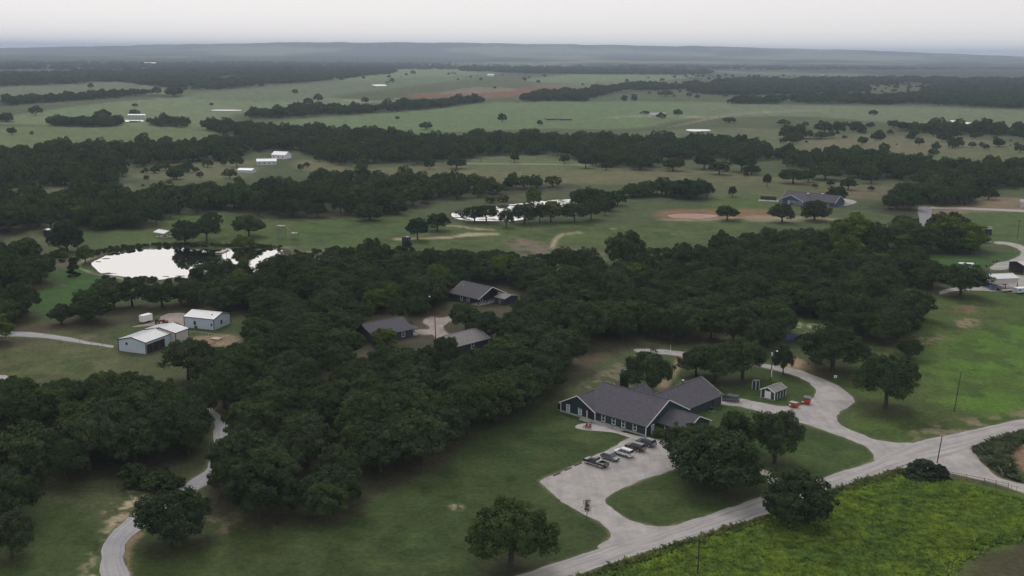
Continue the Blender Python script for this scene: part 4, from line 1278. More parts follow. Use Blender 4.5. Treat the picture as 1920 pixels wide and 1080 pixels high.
ISO_XY = []
for x, yb, yt, wp, kind, lab, nm, g in ISO:
    P = at(x, yb)
    Ht = height_at(x, yb, yt)
    k = mpp(x, yb)
    # the crown's near rim hides part of the height
    Wd = wp * k
    if kind == 'oak' and yb > 640:
        kind = 'big'
    Ht = max(1.5, Ht - 0.16 * Wd * 0.5)
    place_tree(P[0], P[1], Wd * 1.04, Ht, kind, lab, 'bush' if nm == 'bush' else ('shrub' if nm == 'shrub' else 'tree'), nm)
    ISO_XY.append((P[0], P[1], Wd / 2))
ISO_XY = np.array(ISO_XY)


# woods: jittered hexagonal scatter inside the outlines, nearest ones individual
def scatter(P, sp, seed):
    rg = np.random.default_rng(seed)
    x0, y0 = P.min(0)
    x1, y1 = P.max(0)
    ys = np.arange(y0, y1, sp * 0.87)
    pts = []
    for r_, yy in enumerate(ys):
        xs = np.arange(x0 + (r_ % 2) * sp / 2, x1, sp)
        pts.append(np.stack([xs, np.full(len(xs), yy)], 1))
    pts = np.concatenate(pts) if pts else np.zeros((0, 2))
    pts = pts + rg.uniform(-0.36, 0.36, pts.shape) * sp
    wob = (fbm(pts[:, 0], pts[:, 1], sp * 4, seed, 3) - 0.5) * sp * (3.2 if sp > 10.5 else 1.2)
    return pts[sdf(P, pts[:, 0], pts[:, 1]) + wob < 0.5]


CLEARW = [wpoly(c) for c in CLEAR]
ROADW = [wpoly(c) for c in (NORTH_DRIVE, CAR_PARK, CABIN_DRIVE, BARN_YARD, POND_NEAR, POND_CREEK, LOOP_ROAD, SHED_YARD)] + [np.concatenate([RIB['west_lane'][0][::3], RIB['west_lane'][1][::-3]])]
WT = []     # x, y, wood, size
for wi, (k, (px, sp)) in enumerate(WOODS.items()):
    P = wpoly(px)
    q = scatter(P, sp, 50 + wi)
    if len(q) == 0:
        continue
    keep = np.ones(len(q), bool)
    for c in CLEARW:
        keep &= sdf(c, q[:, 0], q[:, 1]) > 0.3
    for c in ROADW:
        keep &= sdf(c, q[:, 0], q[:, 1]) > 2.2
    q = q[keep]
    if len(q):
        dd = np.sqrt(((q[:, None, :] - ISO_XY[None, :, :2]) ** 2).sum(-1)) - ISO_XY[None, :, 2] * 0.75
        q = q[dd.min(1) > 2.0]
    if k.startswith('belt') and len(q):
        q = q[fbm(q[:, 0], q[:, 1], 150, 300 + wi, 3) > 0.40]
    if k in ('central', 'west') and len(q):
        q = q[np.random.default_rng(wi).uniform(0, 1, len(q)) > 0.05]
    for a in q:
        ang = math.degrees(math.atan2(a[0], a[1]))
        if abs(ang) > 31:
            continue
        WT.append((a[0], a[1], k, sp))
WT.sort(key=lambda t: math.hypot(t[0], t[1]))
print('wood trees', len(WT), 'iso', len(ISO))
N_IND = 300 - len(ISO)


def wood_label(k, x, y):
    px, py = pr((x, y, 0))
    if k == 'barn':
        if px < 60:
            return 'oak at the left edge behind the barn track', 'oaks behind the barn track'
        if px < 250:
            return 'oak standing behind the barn track, left of the box trailer', 'oaks left of the box trailer'
        return 'oak in the strip between the pond and the barn yard', 'oaks between pond and barn yard'
    if k == 'west':
        if py > 868:
            return 'oak on the front edge of the west wood above the left lawn', 'oaks on the front edge of the west wood'
        if px > 270:
            return 'oak of the west wood standing close to the grey lane', 'west wood oaks near the lane'
        if py > 815:
            return 'oak in the middle of the west wood', 'oaks in the middle of the west wood'
        return 'oak on the back edge of the west wood, by the dry pasture', 'west wood oaks by the pasture'
    if px < 470:
        if py > 885:
            return 'oak of the central wood nearest the oak in the lane bend', 'oaks near the lane bend'
        if py > 770:
            return 'oak of the central wood just right of the grey lane', 'oaks right of the grey lane'
        return 'oak directly in front of the white barns', 'oaks in front of the barns'
    if px < 640:
        if py > 930:
            return 'oak at the lowest front corner of the central wood', 'oaks at the front corner of the central wood'
        if py > 850:
            return 'oak behind the front corner of the central wood', 'oaks behind the front corner'
        if py > 780:
            return 'oak midway between the lane and the left cabin', 'oaks between lane and left cabin'
        if py > 715:
            return 'oak of the central wood in front of the barn corral', 'oaks in front of the corral'
        if py > 650:
            return 'oak of the central wood right of the barn corral', 'oaks right of the corral'
        return 'oak of the central wood right of the closed metal barn', 'oaks right of the closed barn'
    if px < 850:
        if py > 870:
            return 'oak on the front edge of the central wood above the lawn', 'oaks on the lawn edge of the central wood'
        if py > 800:
            return 'oak of the central wood one row behind the lawn edge', 'oaks behind the lawn edge'
        if py > 745:
            return 'oak of the central wood halfway up to the left cabin', 'oaks halfway up to the left cabin'
        return 'oak just below the left cabin', 'oaks just below the left cabin'
    if px < 1130:
        if py > 770:
            return 'oak on the wood edge facing the left end of the lodge', 'oaks facing the lodge end'
        if py > 715:
            return 'oak of the central wood left of the lodge roof', 'oaks left of the lodge roof'
        if py > 690:
            return 'oak of the central wood behind the left end of the lodge roof', 'oaks behind the lodge roof end'
        if py > 655:
            return 'oak of the central wood just right of the pale grey cabin roof', 'oaks right of the pale cabin roof'
        return 'oak of the central wood right of the far cabin', 'oaks right of the far cabin'
    if py > 665:
        return 'oak standing between the lodge and its rear lane', 'oaks between lodge and rear lane'
    if px < 1260:
        return 'oak in the wood behind the left part of the lodge', 'oaks behind the left of the lodge'
    if px < 1400:
        return 'oak in the wood behind the rear lodge wing and lane', 'oaks behind the rear wing'
    return 'oak in the wood around the glade with the blue screen', 'oaks around the glade'


rest = []
cnt = 0
for (x, y, k, sp) in WT:
    s_ = random.uniform(0.72, 1.28) if sp < 12 else random.choice((random.uniform(0.55, 0.9), random.uniform(0.9, 1.45)))
    Wd = 11.2 * s_
    Ht = random.uniform(8.6, 11.2) * (0.5 + 0.5 * s_)
    if cnt < N_IND and k in ('west', 'barn', 'central'):
        lab, g = wood_label(k, x, y)
        place_tree(x, y, Wd, Ht, 'oak', lab, 'tree', 'oak_tree', g)
        cnt += 1
    else:
        rest.append((x, y, Wd, Ht, k, sp))

# reference kinds must exist as placed trees; the mass of the woods instances them
REFS = []
for key in sorted(FIRST):
    if key[0] in ('oak', 'far', 'light', 'low', 'cedar'):
        REFS.append((key, FIRST[key]))
near_ids = [i for i, (k, _) in enumerate(REFS) if k[0] == 'oak']
far_ids = [i for i, (k, _) in enumerate(REFS) if k[0] == 'far']
light_ids = [i for i, (k, _) in enumerate(REFS) if k[0] == 'light']
low_ids = [i for i, (k, _) in enumerate(REFS) if k[0] == 'low']
pts, idx, rot, scl = [], [], [], []
for (x, y, Wd, Ht, k, sp) in rest:
    d = math.hypot(x, y)
    big = 1.0
    if sp > 13.5:
        big = sp / 12.0
    if d > 620:
        i = random.choice(far_ids)
    else:
        q = random.random()
        i = random.choice(light_ids if q < 0.03 else (low_ids if q < 0.25 else near_ids))
        if k in ('creek_right',) and random.random() < 0.3:
            i = random.choice(light_ids)
    p = PROTO[REFS[i][0][0]][REFS[i][0][1]]
    pts.append((x, y, 0))
    idx.append(i)
    rot.append(random.uniform(0, 6.28))
    scl.append((Wd * big / p['W'], Wd * big / p['W'], Ht * min(big, 1.15) / p['H'] * random.uniform(0.72, 1.18)))
# the far plain: groves thinning into the haze
rg = np.random.default_rng(99)
k = 0
fx, fy = [], []
while k < 9000:
    a = math.radians(rg.uniform(-29, 29))
    d = rg.uniform(3600 ** 0.5, 9500 ** 0.5) ** 2
    fx.append(math.sin(a) * d)
    fy.append(math.cos(a) * d)
    k += 1
fx, fy = np.array(fx), np.array(fy)
dens = fbm(fx, fy * 0.8, 1300, 41, 5)
okf = (dens < 0.52 + 0.06 * rg.uniform(-1, 1, len(fx)))
okf |= rg.uniform(0, 1, len(fx)) < 0.06
pyf = np.array([pr((a, b_, 0))[1] for a, b_ in zip(fx, fy)])
okf &= pyf < 131
hx, hy = [], []
for q in range(90):           # hedgerows and wood edges of the far plain
    a = math.radians(rg.uniform(-28, 28))
    d = rg.uniform(2600 ** 0.5, 8800 ** 0.5) ** 2
    th = rg.normal(0, 0.35)
    L_ = rg.uniform(200, 1100)
    for t_ in np.arange(-L_ / 2, L_ / 2, 17):
        hx.append(math.sin(a) * d + math.cos(th) * t_ + rg.normal(0, 5))
        hy.append(math.cos(a) * d + math.sin(th) * t_ + rg.normal(0, 5))
hx, hy = np.array(hx), np.array(hy)
okh = np.array([pr((a, b_, 0))[1] < 128 for a, b_ in zip(hx, hy)])
for a, b_ in zip(hx[okh], hy[okh]):
    i = random.choice(far_ids)
    s_ = random.uniform(0.9, 1.7)
    pts.append((a, b_, 0))
    idx.append(i)
    rot.append(random.uniform(0, 6.28))
    scl.append((s_, s_, random.uniform(0.7, 1.2)))
for a, b_ in zip(fx[okf], fy[okf]):
    i = random.choice(far_ids)
    p = PROTO['far'][REFS[i][0][1]]
    s_ = random.uniform(1.6, 3.4)
    pts.append((a, b_, 0))
    idx.append(i)
    rot.append(random.uniform(0, 6.28))
    scl.append((s_, s_ * random.uniform(0.7, 1.2), random.uniform(0.7, 1.15)))
print('woodland instances', len(pts))


def instancer(name, pts, idx, rot, scl, refs, label, cat):
    me = bpy.data.meshes.new(name)
    me.vertices.add(len(pts))
    me.vertices.foreach_set('co', np.array(pts, np.float32).ravel())
    me.attributes.new('pick', 'INT', 'POINT').data.foreach_set('value', np.array(idx, np.int32))
    me.attributes.new('spin', 'FLOAT', 'POINT').data.foreach_set('value', np.array(rot, np.float32))
    me.attributes.new('size', 'FLOAT_VECTOR', 'POINT').data.foreach_set('vector', np.array(scl, np.float32).ravel())
    o = link(name, me, None, kind='stuff')
    o['label'] = label
    o['category'] = cat
    g = bpy.data.node_groups.new(name, 'GeometryNodeTree')
    g.interface.new_socket('Geometry', in_out='INPUT', socket_type='NodeSocketGeometry')
    g.interface.new_socket('Geometry', in_out='OUTPUT', socket_type='NodeSocketGeometry')
    gi = g.nodes.new('NodeGroupInput')
    go = g.nodes.new('NodeGroupOutput')
    j2 = g.nodes.new('GeometryNodeJoinGeometry')
    for (c, t) in reversed(refs):
        j1 = g.nodes.new('GeometryNodeJoinGeometry')
        for ob in (c, t):
            oi = g.nodes.new('GeometryNodeObjectInfo')
            oi.transform_space = 'ORIGINAL'
            oi.inputs['Object'].default_value = ob
            oi.inputs['As Instance'].default_value = False
            g.links.new(oi.outputs['Geometry'], j1.inputs[0])
        gt = g.nodes.new('GeometryNodeGeometryToInstance')
        g.links.new(j1.outputs[0], gt.inputs[0])
        g.links.new(gt.outputs[0], j2.inputs[0])
    ip = g.nodes.new('GeometryNodeInstanceOnPoints')
    ip.inputs['Pick Instance'].default_value = True

    def attr(nm, ty):
        a = g.nodes.new('GeometryNodeInputNamedAttribute')
        a.data_type = ty
        a.inputs['Name'].default_value = nm
        return [s for s in a.outputs if s.enabled and s.name == 'Attribute'][0]
    cx = g.nodes.new('ShaderNodeCombineXYZ')
    g.links.new(attr('spin', 'FLOAT'), cx.inputs[2])
    g.links.new(gi.outputs[0], ip.inputs['Points'])
    g.links.new(j2.outputs[0], ip.inputs['Instance'])
    g.links.new(attr('pick', 'INT'), ip.inputs['Instance Index'])
    er = g.nodes.new('FunctionNodeEulerToRotation')
    g.links.new(cx.outputs[0], er.inputs[0])
    g.links.new(er.outputs[0], ip.inputs['Rotation'])
    g.links.new(attr('size', 'FLOAT_VECTOR'), ip.inputs['Scale'])
    g.links.new(ip.outputs[0], go.inputs[0])
    md = o.modifiers.new('scatter', 'NODES')
    md.node_group = g
    return o


SCATTER = [([(230, 303), (480, 298), (470, 335), (330, 345), (235, 335)], 24), ([(560, 296), (660, 305), (830, 315), (700, 330), (560, 325)], 30),
           ([(1050, 296), (1300, 318), (1480, 338), (1480, 345), (1290, 330), (1060, 312)], 26), ([(1480, 250), (1900, 262), (1930, 275), (1700, 300), (1480, 285)], 34),
           ([(1460, 232), (1920, 248), (1920, 262), (1480, 252)], 38), ([(1180, 168), (1480, 184), (1480, 198), (1180, 190)], 60), ([(0, 200), (560, 184), (560, 200), (0, 225)], 130),
           ([(640, 136), (1300, 136), (1300, 158), (640, 172)], 170), ([(1300, 142), (1990, 150), (1990, 180), (1300, 180)], 55), ([(0, 345), (240, 345), (230, 368), (0, 372)], 16),
           ([(840, 286), (950, 284), (940, 300), (850, 304)], 22), ([(1640, 340), (1720, 340), (1720, 372), (1600, 365)], 24), ([(1800, 352), (1990, 348), (1990, 372), (1820, 372)], 26),
           ([(-40, 372), (240, 368), (320, 400), (180, 430), (-40, 432)], 15)]
for ui, (px, sp) in enumerate(SCATTER):
    for a in scatter(wpoly(px), sp, 900 + ui):
        if random.random() < 0.45:
            continue
        far_ = math.hypot(a[0], a[1]) > 620
        for q in range(random.choice((1, 1, 1, 2, 3))):
            i = random.choice(far_ids if far_ else near_ids)
            p = PROTO[REFS[i][0][0]][REFS[i][0][1]]
            s_ = random.uniform(0.35, 1.05)
            pts.append((a[0] + random.uniform(-6, 6) * (q > 0), a[1] + random.uniform(-6, 6) * (q > 0), 0))
            idx.append(i)
            rot.append(random.uniform(0, 6.28))
            scl.append((s_, s_, s_ * random.uniform(0.8, 1.1)))
instancer('woodland', pts, idx, rot, scl, [r[1] for r in REFS], 'dark woods and tree belts running back to the hazy horizon', 'woodland')

# brush, undergrowth along edges and creek
bp_, bi, br, bs = [], [], [], []
BREFS = [FIRST[k] for k in sorted(FIRST) if k[0] in ('bush', 'lbush')]
UNDER = [([(540, 470), (760, 470), (860, 475), (980, 480), (1040, 482), (980, 505), (760, 500), (560, 500)], 5.0),
         ([(255, 905), (330, 880), (350, 905), (300, 925)], 3.0),
         ([(1150, 480), (1260, 470), (1290, 490), (1160, 500)], 6),
         ([(170, 470), (210, 466), (253, 461), (300, 458), (500, 461), (530, 464), (530, 466), (500, 464), (300, 462), (253, 465), (180, 478)], 2.2),
         ([(200, 520), (300, 530), (360, 526), (450, 522), (450, 528), (300, 535), (210, 525)], 4.5),
         ([(1840, 842), (1870, 862), (1895, 895), (1880, 888), (1835, 850)], 2.6),
         ([(1460, 238), (1900, 258), (1900, 275), (1500, 270)], 42),
         ([(-40, 330), (480, 300), (470, 330), (240, 360), (-40, 365)], 34),
         ([(60, 470), (130, 475), (140, 490), (60, 500)], 5)]
for ui, (px, sp) in enumerate(UNDER):
    P = wpoly(px)
    q = scatter(P, sp, 700 + ui)
    for a in q:
        if random.random() < 0.25:
            continue
        bp_.append((a[0], a[1], 0))
        bi.append(random.randrange(2) if (ui == 1 or random.random() < 0.7) else random.randrange(len(BREFS)))
        br.append(random.uniform(0, 6.28))
        s_ = random.uniform(0.35, 0.85) * min(1.0, 0.25 + sp / 6.5)
        bs.append((s_ * 1.1, s_ * 1.1, s_ * 0.85))
instancer('undergrowth', bp_, bi, br, bs, BREFS, 'low green brush along the wood edges, creek and pond banks', 'undergrowth')


# weedy field: clumps of coarse grass and weeds
def weeds(name, px, n_, hmin, hmax, cols, label, seed, inner=0.0, wid=0.55, dens=None):
    rg = np.random.default_rng(seed)
    P = wpoly(px)
    x0, y0 = P.min(0)
    x1, y1 = P.max(0)
    q = np.stack([rg.uniform(x0, x1, n_ * 3), rg.uniform(y0, y1, n_ * 3)], 1)
    q = q[sdf(P, q[:, 0], q[:, 1]) < -inner][:n_]
    if inner > 0:
        fd = -sdf(P, q[:, 0], q[:, 1]) / 5.0 + 0.35 * (fbm(q[:, 0], q[:, 1], 4, seed + 2, 2) - 0.5)
        q = q[rg.uniform(0, 1, len(q)) < np.clip(fd, 0.06, 1)]
    den = fbm(q[:, 0], q[:, 1], 7, seed, 3)
    if dens:
        q = q[den > dens]
        den = den[den > dens]
    k = len(q)
    B = 6
    a = rg.uniform(0, 6.28, (k, B))
    hh = rg.uniform(hmin, hmax, (k, B)) * (0.45 + 1.1 * den)[:, None]
    lean = rg.uniform(0.5, 1.5, (k, B)) * hh
    bx = q[:, 0:1] + rg.normal(0, wid * 0.35, (k, B))
    by = q[:, 1:2] + rg.normal(0, wid * 0.35, (k, B))
    ca, sa = np.cos(a), np.sin(a)
    wv = wid * 0.5 * rg.uniform(0.6, 1.2, (k, B))
    v0 = np.stack([bx - sa * wv * .6, by + ca * wv * .6, np.zeros_like(bx) - 0.02], -1)
    v1 = np.stack([bx + sa * wv * .6, by - ca * wv * .6, np.zeros_like(bx) - 0.02], -1)
    v2 = np.stack([bx + ca * lean * .6 + sa * wv, by + sa * lean * .6 - ca * wv, hh * .75], -1)
    v3 = np.stack([bx + ca * lean * 1.2 - sa * wv * .3, by + sa * lean * 1.2 + ca * wv * .3, hh], -1)
    V = np.stack([v0, v1, v2, v3], 2).reshape(-1, 3)
    F = np.arange(len(V)).reshape(-1, 4)
    me = mesh_np(name, V, F, 4)
    m = leaf_mat(name + '_leaves', [cols[0], cols[0]], 0.35)
    nn = m.node_tree
    # patchy hue over the field
    tcn = nn.nodes.new('ShaderNodeTexCoord')
    no = nn.nodes.new('ShaderNodeTexNoise')
    no.inputs['Scale'].default_value = 0.09
    no.inputs['Detail'].default_value = 6
    no.inputs['Roughness'].default_value = 0.7
    nn.links.new(tcn.outputs['Object'], no.inputs['Vector'])
    cr = nn.nodes.new('ShaderNodeValToRGB')
    cr.color_ramp.elements[0].position = 0.35
    cr.color_ramp.elements[0].color = (*cols[0], 1)
    cr.color_ramp.elements[1].position = 0.62
    cr.color_ramp.elements[1].color = (*cols[1], 1)
    nn.links.new(no.outputs['Fac'], cr.inputs[0])
    mmx = [x for x in nn.nodes if x.type == 'MIX_RGB'][0]
    nn.links.new(cr.outputs[0], mmx.inputs[1])
    o = link(name, me, m, kind='stuff')
    o['label'] = label
    o['category'] = 'grass'
    return o


FIELD = [(930, 1170), (1090, 1088), (1290, 1018), (1440, 974), (1545, 932), (1660, 898), (1700, 889), (1800, 904), (1925, 938), (1975, 1005), (1850, 1032), (1790, 1075), (1765, 1170)]
weeds('field_weeds', FIELD, 42000, 0.2, 0.55, [(0.112, 0.196, 0.050), (0.200, 0.285, 0.045)], 'coarse yellow-green weeds filling the field below the road', 5, inner=0.2, wid=0.52, dens=0.15)
VERGE = [(960, 1128), (1088, 1079), (1285, 1012), (1432, 969), (1543, 924), (1690, 877), (1700, 888), (1660, 900), (1545, 936), (1440, 980), (1290, 1024), (1100, 1092), (980, 1140)]
weeds('roadside_grass', VERGE, 4500, 0.25, 0.7, [(0.085, 0.125, 0.045), (0.15, 0.17, 0.06)], 'tall grass fringe between the gravel road and the weedy field', 6, wid=0.45)
VERGE2 = [(1825, 845), (1860, 829), (1925, 808), (1990, 790), (1990, 830), (1915, 832), (1888, 852), (1900, 895), (1920, 906), (1880, 892), (1845, 866)]
weeds('fence_weeds', VERGE2, 3500, 0.4, 1.2, [(0.050, 0.080, 0.032), (0.12, 0.14, 0.08)], 'grey-green weeds along the fence beside the side road', 8, wid=0.5)


# ------------------------------------------------------------------ buildings
def roof_gable(parent, x0, x1, y0, y1, ze, zr, axis, m, over=0.45, th=0.16, name='roof', trim=None, ends=(True, True)):
    """two slopes; axis = direction of the ridge. returns pitch"""
    if axis == 'x':
        c, hw = (y0 + y1) / 2, (y1 - y0) / 2
        a0, a1 = x0 - over * ends[0], x1 + over * ends[1]
    else:
        c, hw = (x0 + x1) / 2, (x1 - x0) / 2
        a0, a1 = y0 - over * ends[0], y1 + over * ends[1]
    sl = (zr - ze) / hw
    oh = over
    prof = [(c - hw - oh, ze - sl * oh), (c, zr), (c + hw + oh, ze - sl * oh), (c + hw + oh, ze - sl * oh + th), (c, zr + th * 1.1), (c - hw - oh, ze - sl * oh + th)]
    mb = MB()
    mb.prism(prof, a0, a1, 'x' if axis == 'x' else 'y')
    r_ = mb.obj(name, m, parent)
    P3 = (lambda u, z, aa: (aa, u, z)) if axis == 'x' else (lambda u, z, aa: (u, aa, z))
    MB().beam(P3(c, zr + th * 1.1 + 0.02, a0 + .01), P3(c, zr + th * 1.1 + 0.02, a1 - .01), 0.34, 0.07).obj('ridge_cap', m, parent)
    if m is M['metal_roof'] and abs(a1 - a0) < 14.5 and trim is not None:
        rb = MB()
        for q in range(1, int((a1 - a0) / 0.9)):
            a = a0 + q * 0.9
            for s_ in (-1, 1):
                rb.beam(P3(c + s_ * (hw + oh) * .995, ze - sl * oh + th + .02, a), P3(c + s_ * .2, zr + th * 1.06 + .01, a), .07, .07)
        ro = rb.obj('roof_ribs', m, parent)
        ro['kind'] = 'stuff'
    if trim is not None:
        t = MB()
        for k, a in enumerate((a0, a1)):
            if not ends[k]:
                continue
            sgn = -1 if k == 0 else 1
            for s_ in (-1, 1):
                p = (c + s_ * (hw + oh), ze - sl * oh - 0.02)
                q = (c + s_ * 0.06, zr - 0.02)
                P3 = (lambda u, z, aa: (aa, u, z)) if axis == 'x' else (lambda u, z, aa: (u, aa, z))
                up = P3(0, 1, 0)
                t.beam(P3(p[0], p[1] + 0.03, a + sgn * 0.035), P3(q[0], q[1] + 0.03, a + sgn * 0.035), 0.06, 0.26)
        t.obj('fascia', trim, parent)
        t = MB()
        for s_ in (-1, 1):
            u = c + s_ * (hw + oh + 0.035)
            z = ze - sl * oh + 0.05
            P3 = (lambda aa: (aa, u, z)) if axis == 'x' else (lambda aa: (u, aa, z))
            t.beam(P3(a0), P3(a1), 0.06, 0.2)
        t.obj('gutter', M['black'] if trim is T else trim, parent)
    return r_


def wall_gable(parent, x0, x1, y0, y1, ze, zr, axis, m, name='wall', z0=-0.05):
    mb = MB()
    if axis == 'x':
        c = (y0 + y1) / 2
        mb.prism([(y0, z0), (y1, z0), (y1, ze), (c, zr - 0.04), (y0, ze)], x0, x1, 'x')
    else:
        c = (x0 + x1) / 2
        mb.prism([(x0, z0), (x1, z0), (x1, ze), (c, zr - 0.04), (x0, ze)], y0, y1, 'y')
    return mb.obj(name, m, parent)


def window(parent, p, d, nrm, wd=1.0, ht=1.6, frame=None, pane=None, name='window', mull=True, t=0.13):
    """p: bottom centre on the wall; d: unit along the wall; nrm: outward"""
    frame = frame or M['trim']
    pane = pane or M['glass']
    p, d, nrm = Vector(p), Vector(d), Vector(nrm)
    mb = MB()
    o = p + nrm * 0.03
    z = Vector((0, 0, 1))

    def bar(a, b_, wdt, dep=0.10):
        mb.beam(a, b_, wdt, dep, up=nrm)
    bar(o - d * wd / 2 + z * 0, o - d * wd / 2 + z * ht, t)
    bar(o + d * wd / 2, o + d * wd / 2 + z * ht, t)
    bar(o - d * (wd / 2 + t / 2) - z * t / 2, o + d * (wd / 2 + t / 2) - z * t / 2, t, 0.12)
    bar(o - d * (wd / 2 + t / 2) + z * (ht + t / 2), o + d * (wd / 2 + t / 2) + z * (ht + t / 2), t, 0.12)
    if mull:
        bar(o - d * (wd / 2 - t / 2) + z * ht * 0.5, o + d * (wd / 2 - t / 2) + z * ht * 0.5, 0.07, 0.07)
    w_ = mb.obj(name, frame, parent)
    g = MB()
    g.beam(p + nrm * 0.012 + z * ht * 0.0, p + nrm * 0.012 + z * ht, wd - t * 0.9, 0.03, up=nrm)
    g.obj('pane', pane, w_)
    return w_


X, Y_, Z_ = (1, 0, 0), (0, 1, 0), (0, 0, 1)
NX, NY = (-1, 0, 0), (0, -1, 0)

# --- lodge: local x along the front wall (right), y into depth, origin at the front right corner
lodge = thing('lodge', 'large dark green lodge with cross gables and white trimmed windows beside the car park', 'lodge', (32.30, 243.45, 0), R(-43))
T = M['trim']
wall_gable(lodge, -20.5, 0, 0, 17.6, 2.62, 7.1, 'x', M['siding'])
wall_gable(lodge, -26.4, -15.3, -0.35, 13.5, 2.60, 5.5, 'y', M['siding'])
wall_gable(lodge, -13.3, -0.12, 17.4, 33.4, 2.58, 5.95, 'y', M['siding'])
wall_gable(lodge, -0.2, 8.2, 4.8, 14.9, 2.40, 4.65, 'x', M['siding'])
wall_gable(lodge, -15.6, -8.2, 12.0, 15.6, 4.2, 7.0, 'y', M['siding'], z0=3.2)
roof_gable(lodge, -20.5, 0, 0, 17.6, 2.62, 7.1, 'x', M['shingle'], trim=T, over=0.4, ends=(False, True))
roof_gable(lodge, -26.4, -15.3, -0.35, 13.5, 2.62, 5.52, 'y', M['shingle'], trim=T, over=0.4)
roof_gable(lodge, -13.3, -0.12, 12.4, 33.4, 2.62, 5.98, 'y', M['shingle'], trim=T, over=0.4, ends=(False, True))
roof_gable(lodge, -6.0, 8.2, 4.8, 14.9, 2.42, 4.66, 'x', M['shingle'], trim=T, over=0.4, ends=(False, True))
roof_gable(lodge, -15.6, -8.2, 8.8, 15.6, 4.2, 7.1, 'y', M['shingle'], over=0.3, ends=(False, True))
# foundation band, corner boards
fb = MB()
fb.box(-26.46, -18.3, -0.41, -0.3, -0.05, 0.5).box(-15.2, 0.04, -0.04, 0.02, -0.05, 0.42)
fb.obj('foundation', M['concrete'], lodge)
for (cx, cy, zt) in ((0, 0, 2.6), (-15.3, -0.35, 2.5), (-26.4, -0.35, 2.5), (8.2, 4.8, 2.4), (-0.12, 33.4, 2.5)):
    MB().box(cx - 0.09, cx + 0.09, cy - 0.09, cy + 0.09, 0.0, zt).obj('corner_board', T, lodge)
for x in (-12.9, -9.7, -6.7, -3.3):
    window(lodge, (x, 0, 0.75), X, NY, 1.0, 1.55)
for x in (-24.0, -20.1):
    window(lodge, (x, -0.35, 0.75), X, NY, 1.05, 1.6, pane=M['glass_l'])
window(lodge, (0, 2.7, 0.2), Y_, X, 0.95, 2.0, name='door', pane=M['glass_l'], mull=False)
for x in (2.6, 6.2):
    window(lodge, (x, 4.8, 0.75), X, NY, 1.05, 1.45)
window(lodge, (-0.12, 29.3, 0.3), Y_, X, 0.95, 2.0, name='door', frame=M['siding'], pane=M['dark'], mull=False)
# entrance recess painted as a dark panel of shade, right end of gable wall
MB().box(-17.6, -15.5, -0.38, -0.20, 0.30, 2.45).obj('porch_shade_panel', M['dark'], lodge)
MB().box(-17.9, -17.66, -0.50, -0.34, 0.25, 2.40).obj('porch_post', T, lodge)
dk = MB()
for i in range(4):
    dk.box(-19.2, -15.6, -1.0 - 0.35 * i, -0.65 - 0.35 * i + 0.004 * i, 0.0, 0.50 - 0.12 * i)
dk.obj('step', M['concrete'], lodge)
rp = MB()
rp.add([(-15.5, -1.5, 0.42), (-15.5, -0.12, 0.42), (-6.2, -0.12, 0.07), (-6.2, -1.5, 0.07), (-15.5, -1.5, 0), (-15.5, -0.12, 0), (-6.2, -0.12, 0), (-6.2, -1.5, 0)], [(0, 1, 2, 3), (0, 3, 7, 4), (1, 5, 6, 2), (0, 4, 5, 1), (3, 2, 6, 7), (4, 7, 6, 5)])
rp.obj('ramp', M['concrete'], lodge)
rl = MB()
for i in range(5):
    xx = -15.3 + i * 2.2
    rl.tube([(xx, -1.45, 0), (xx, -1.45, 1.25 - i * 0.06)], 0.03, 6)
rl.tube([(-15.3, -1.45, 1.25), (-6.5, -1.45, 1.0)], 0.03, 6)
rl.obj('railing', M['wood_dark'], lodge)
for (px_, py_, hh, rr, cap) in ((-6.7, 25.0, 6.9, 0.16, True), (-6.7, 19.5, 6.35, 0.09, False), (-9.8, 25.5, 5.4, 0.06, False)):
    v_ = MB().tube([(px_, py_, 4.2), (px_, py_, hh)], rr, 10)
    vo = v_.obj('chimney_pipe', M['black'], lodge)
    if cap:
        MB().tube([(px_, py_, hh - 0.05), (px_, py_, hh + 0.22)], 0.30, 10).obj('pipe_cap', M['metal_roof'], vo)


def place_px(x, y, z=0):
    P = at(x, y, z)
    return (P[0], P[1], z)


# air conditioning unit left of the lodge
P = lodge.location + Matrix.Rotation(R(-43), 3, 'Z') @ Vector((-27.6, 0.6, 0))
ac = thing('air_conditioner', 'dark boxy air conditioner against the left end of the lodge', 'air conditioner', P, R(-43))
MB().box(-0.5, 0.5, -0.5, 0.5, 0.0, 0.08).obj('pad', M['concrete'], ac)
MB().box(-0.42, 0.42, -0.42, 0.42, 0.08, 1.55).obj('casing', M['black'], ac, bevel=0.04)
MB().tube([(0, 0, 1.55), (0, 0, 1.62)], 0.33, 12).obj('fan_grille', M['concrete_d'], ac)
P = lodge.location + Matrix.Rotation(R(-43), 3, 'Z') @ Vector((1.0, 27.2, 0))
ac = thing('air_conditioner', 'low grey air conditioner beside the rear wing of the lodge', 'air conditioner', P, R(-43))
MB().box(-0.6, 0.6, -0.6, 0.6, 0.0, 0.08).obj('pad', M['concrete'], ac)
MB().box(-0.42, 0.42, -0.42, 0.42, 0.08, 0.95).obj('casing', M['siding'], ac, bevel=0.04)
MB().tube([(0, 0, 0.95), (0, 0, 1.0)], 0.33, 12).obj('fan_grille', M['concrete_d'], ac)

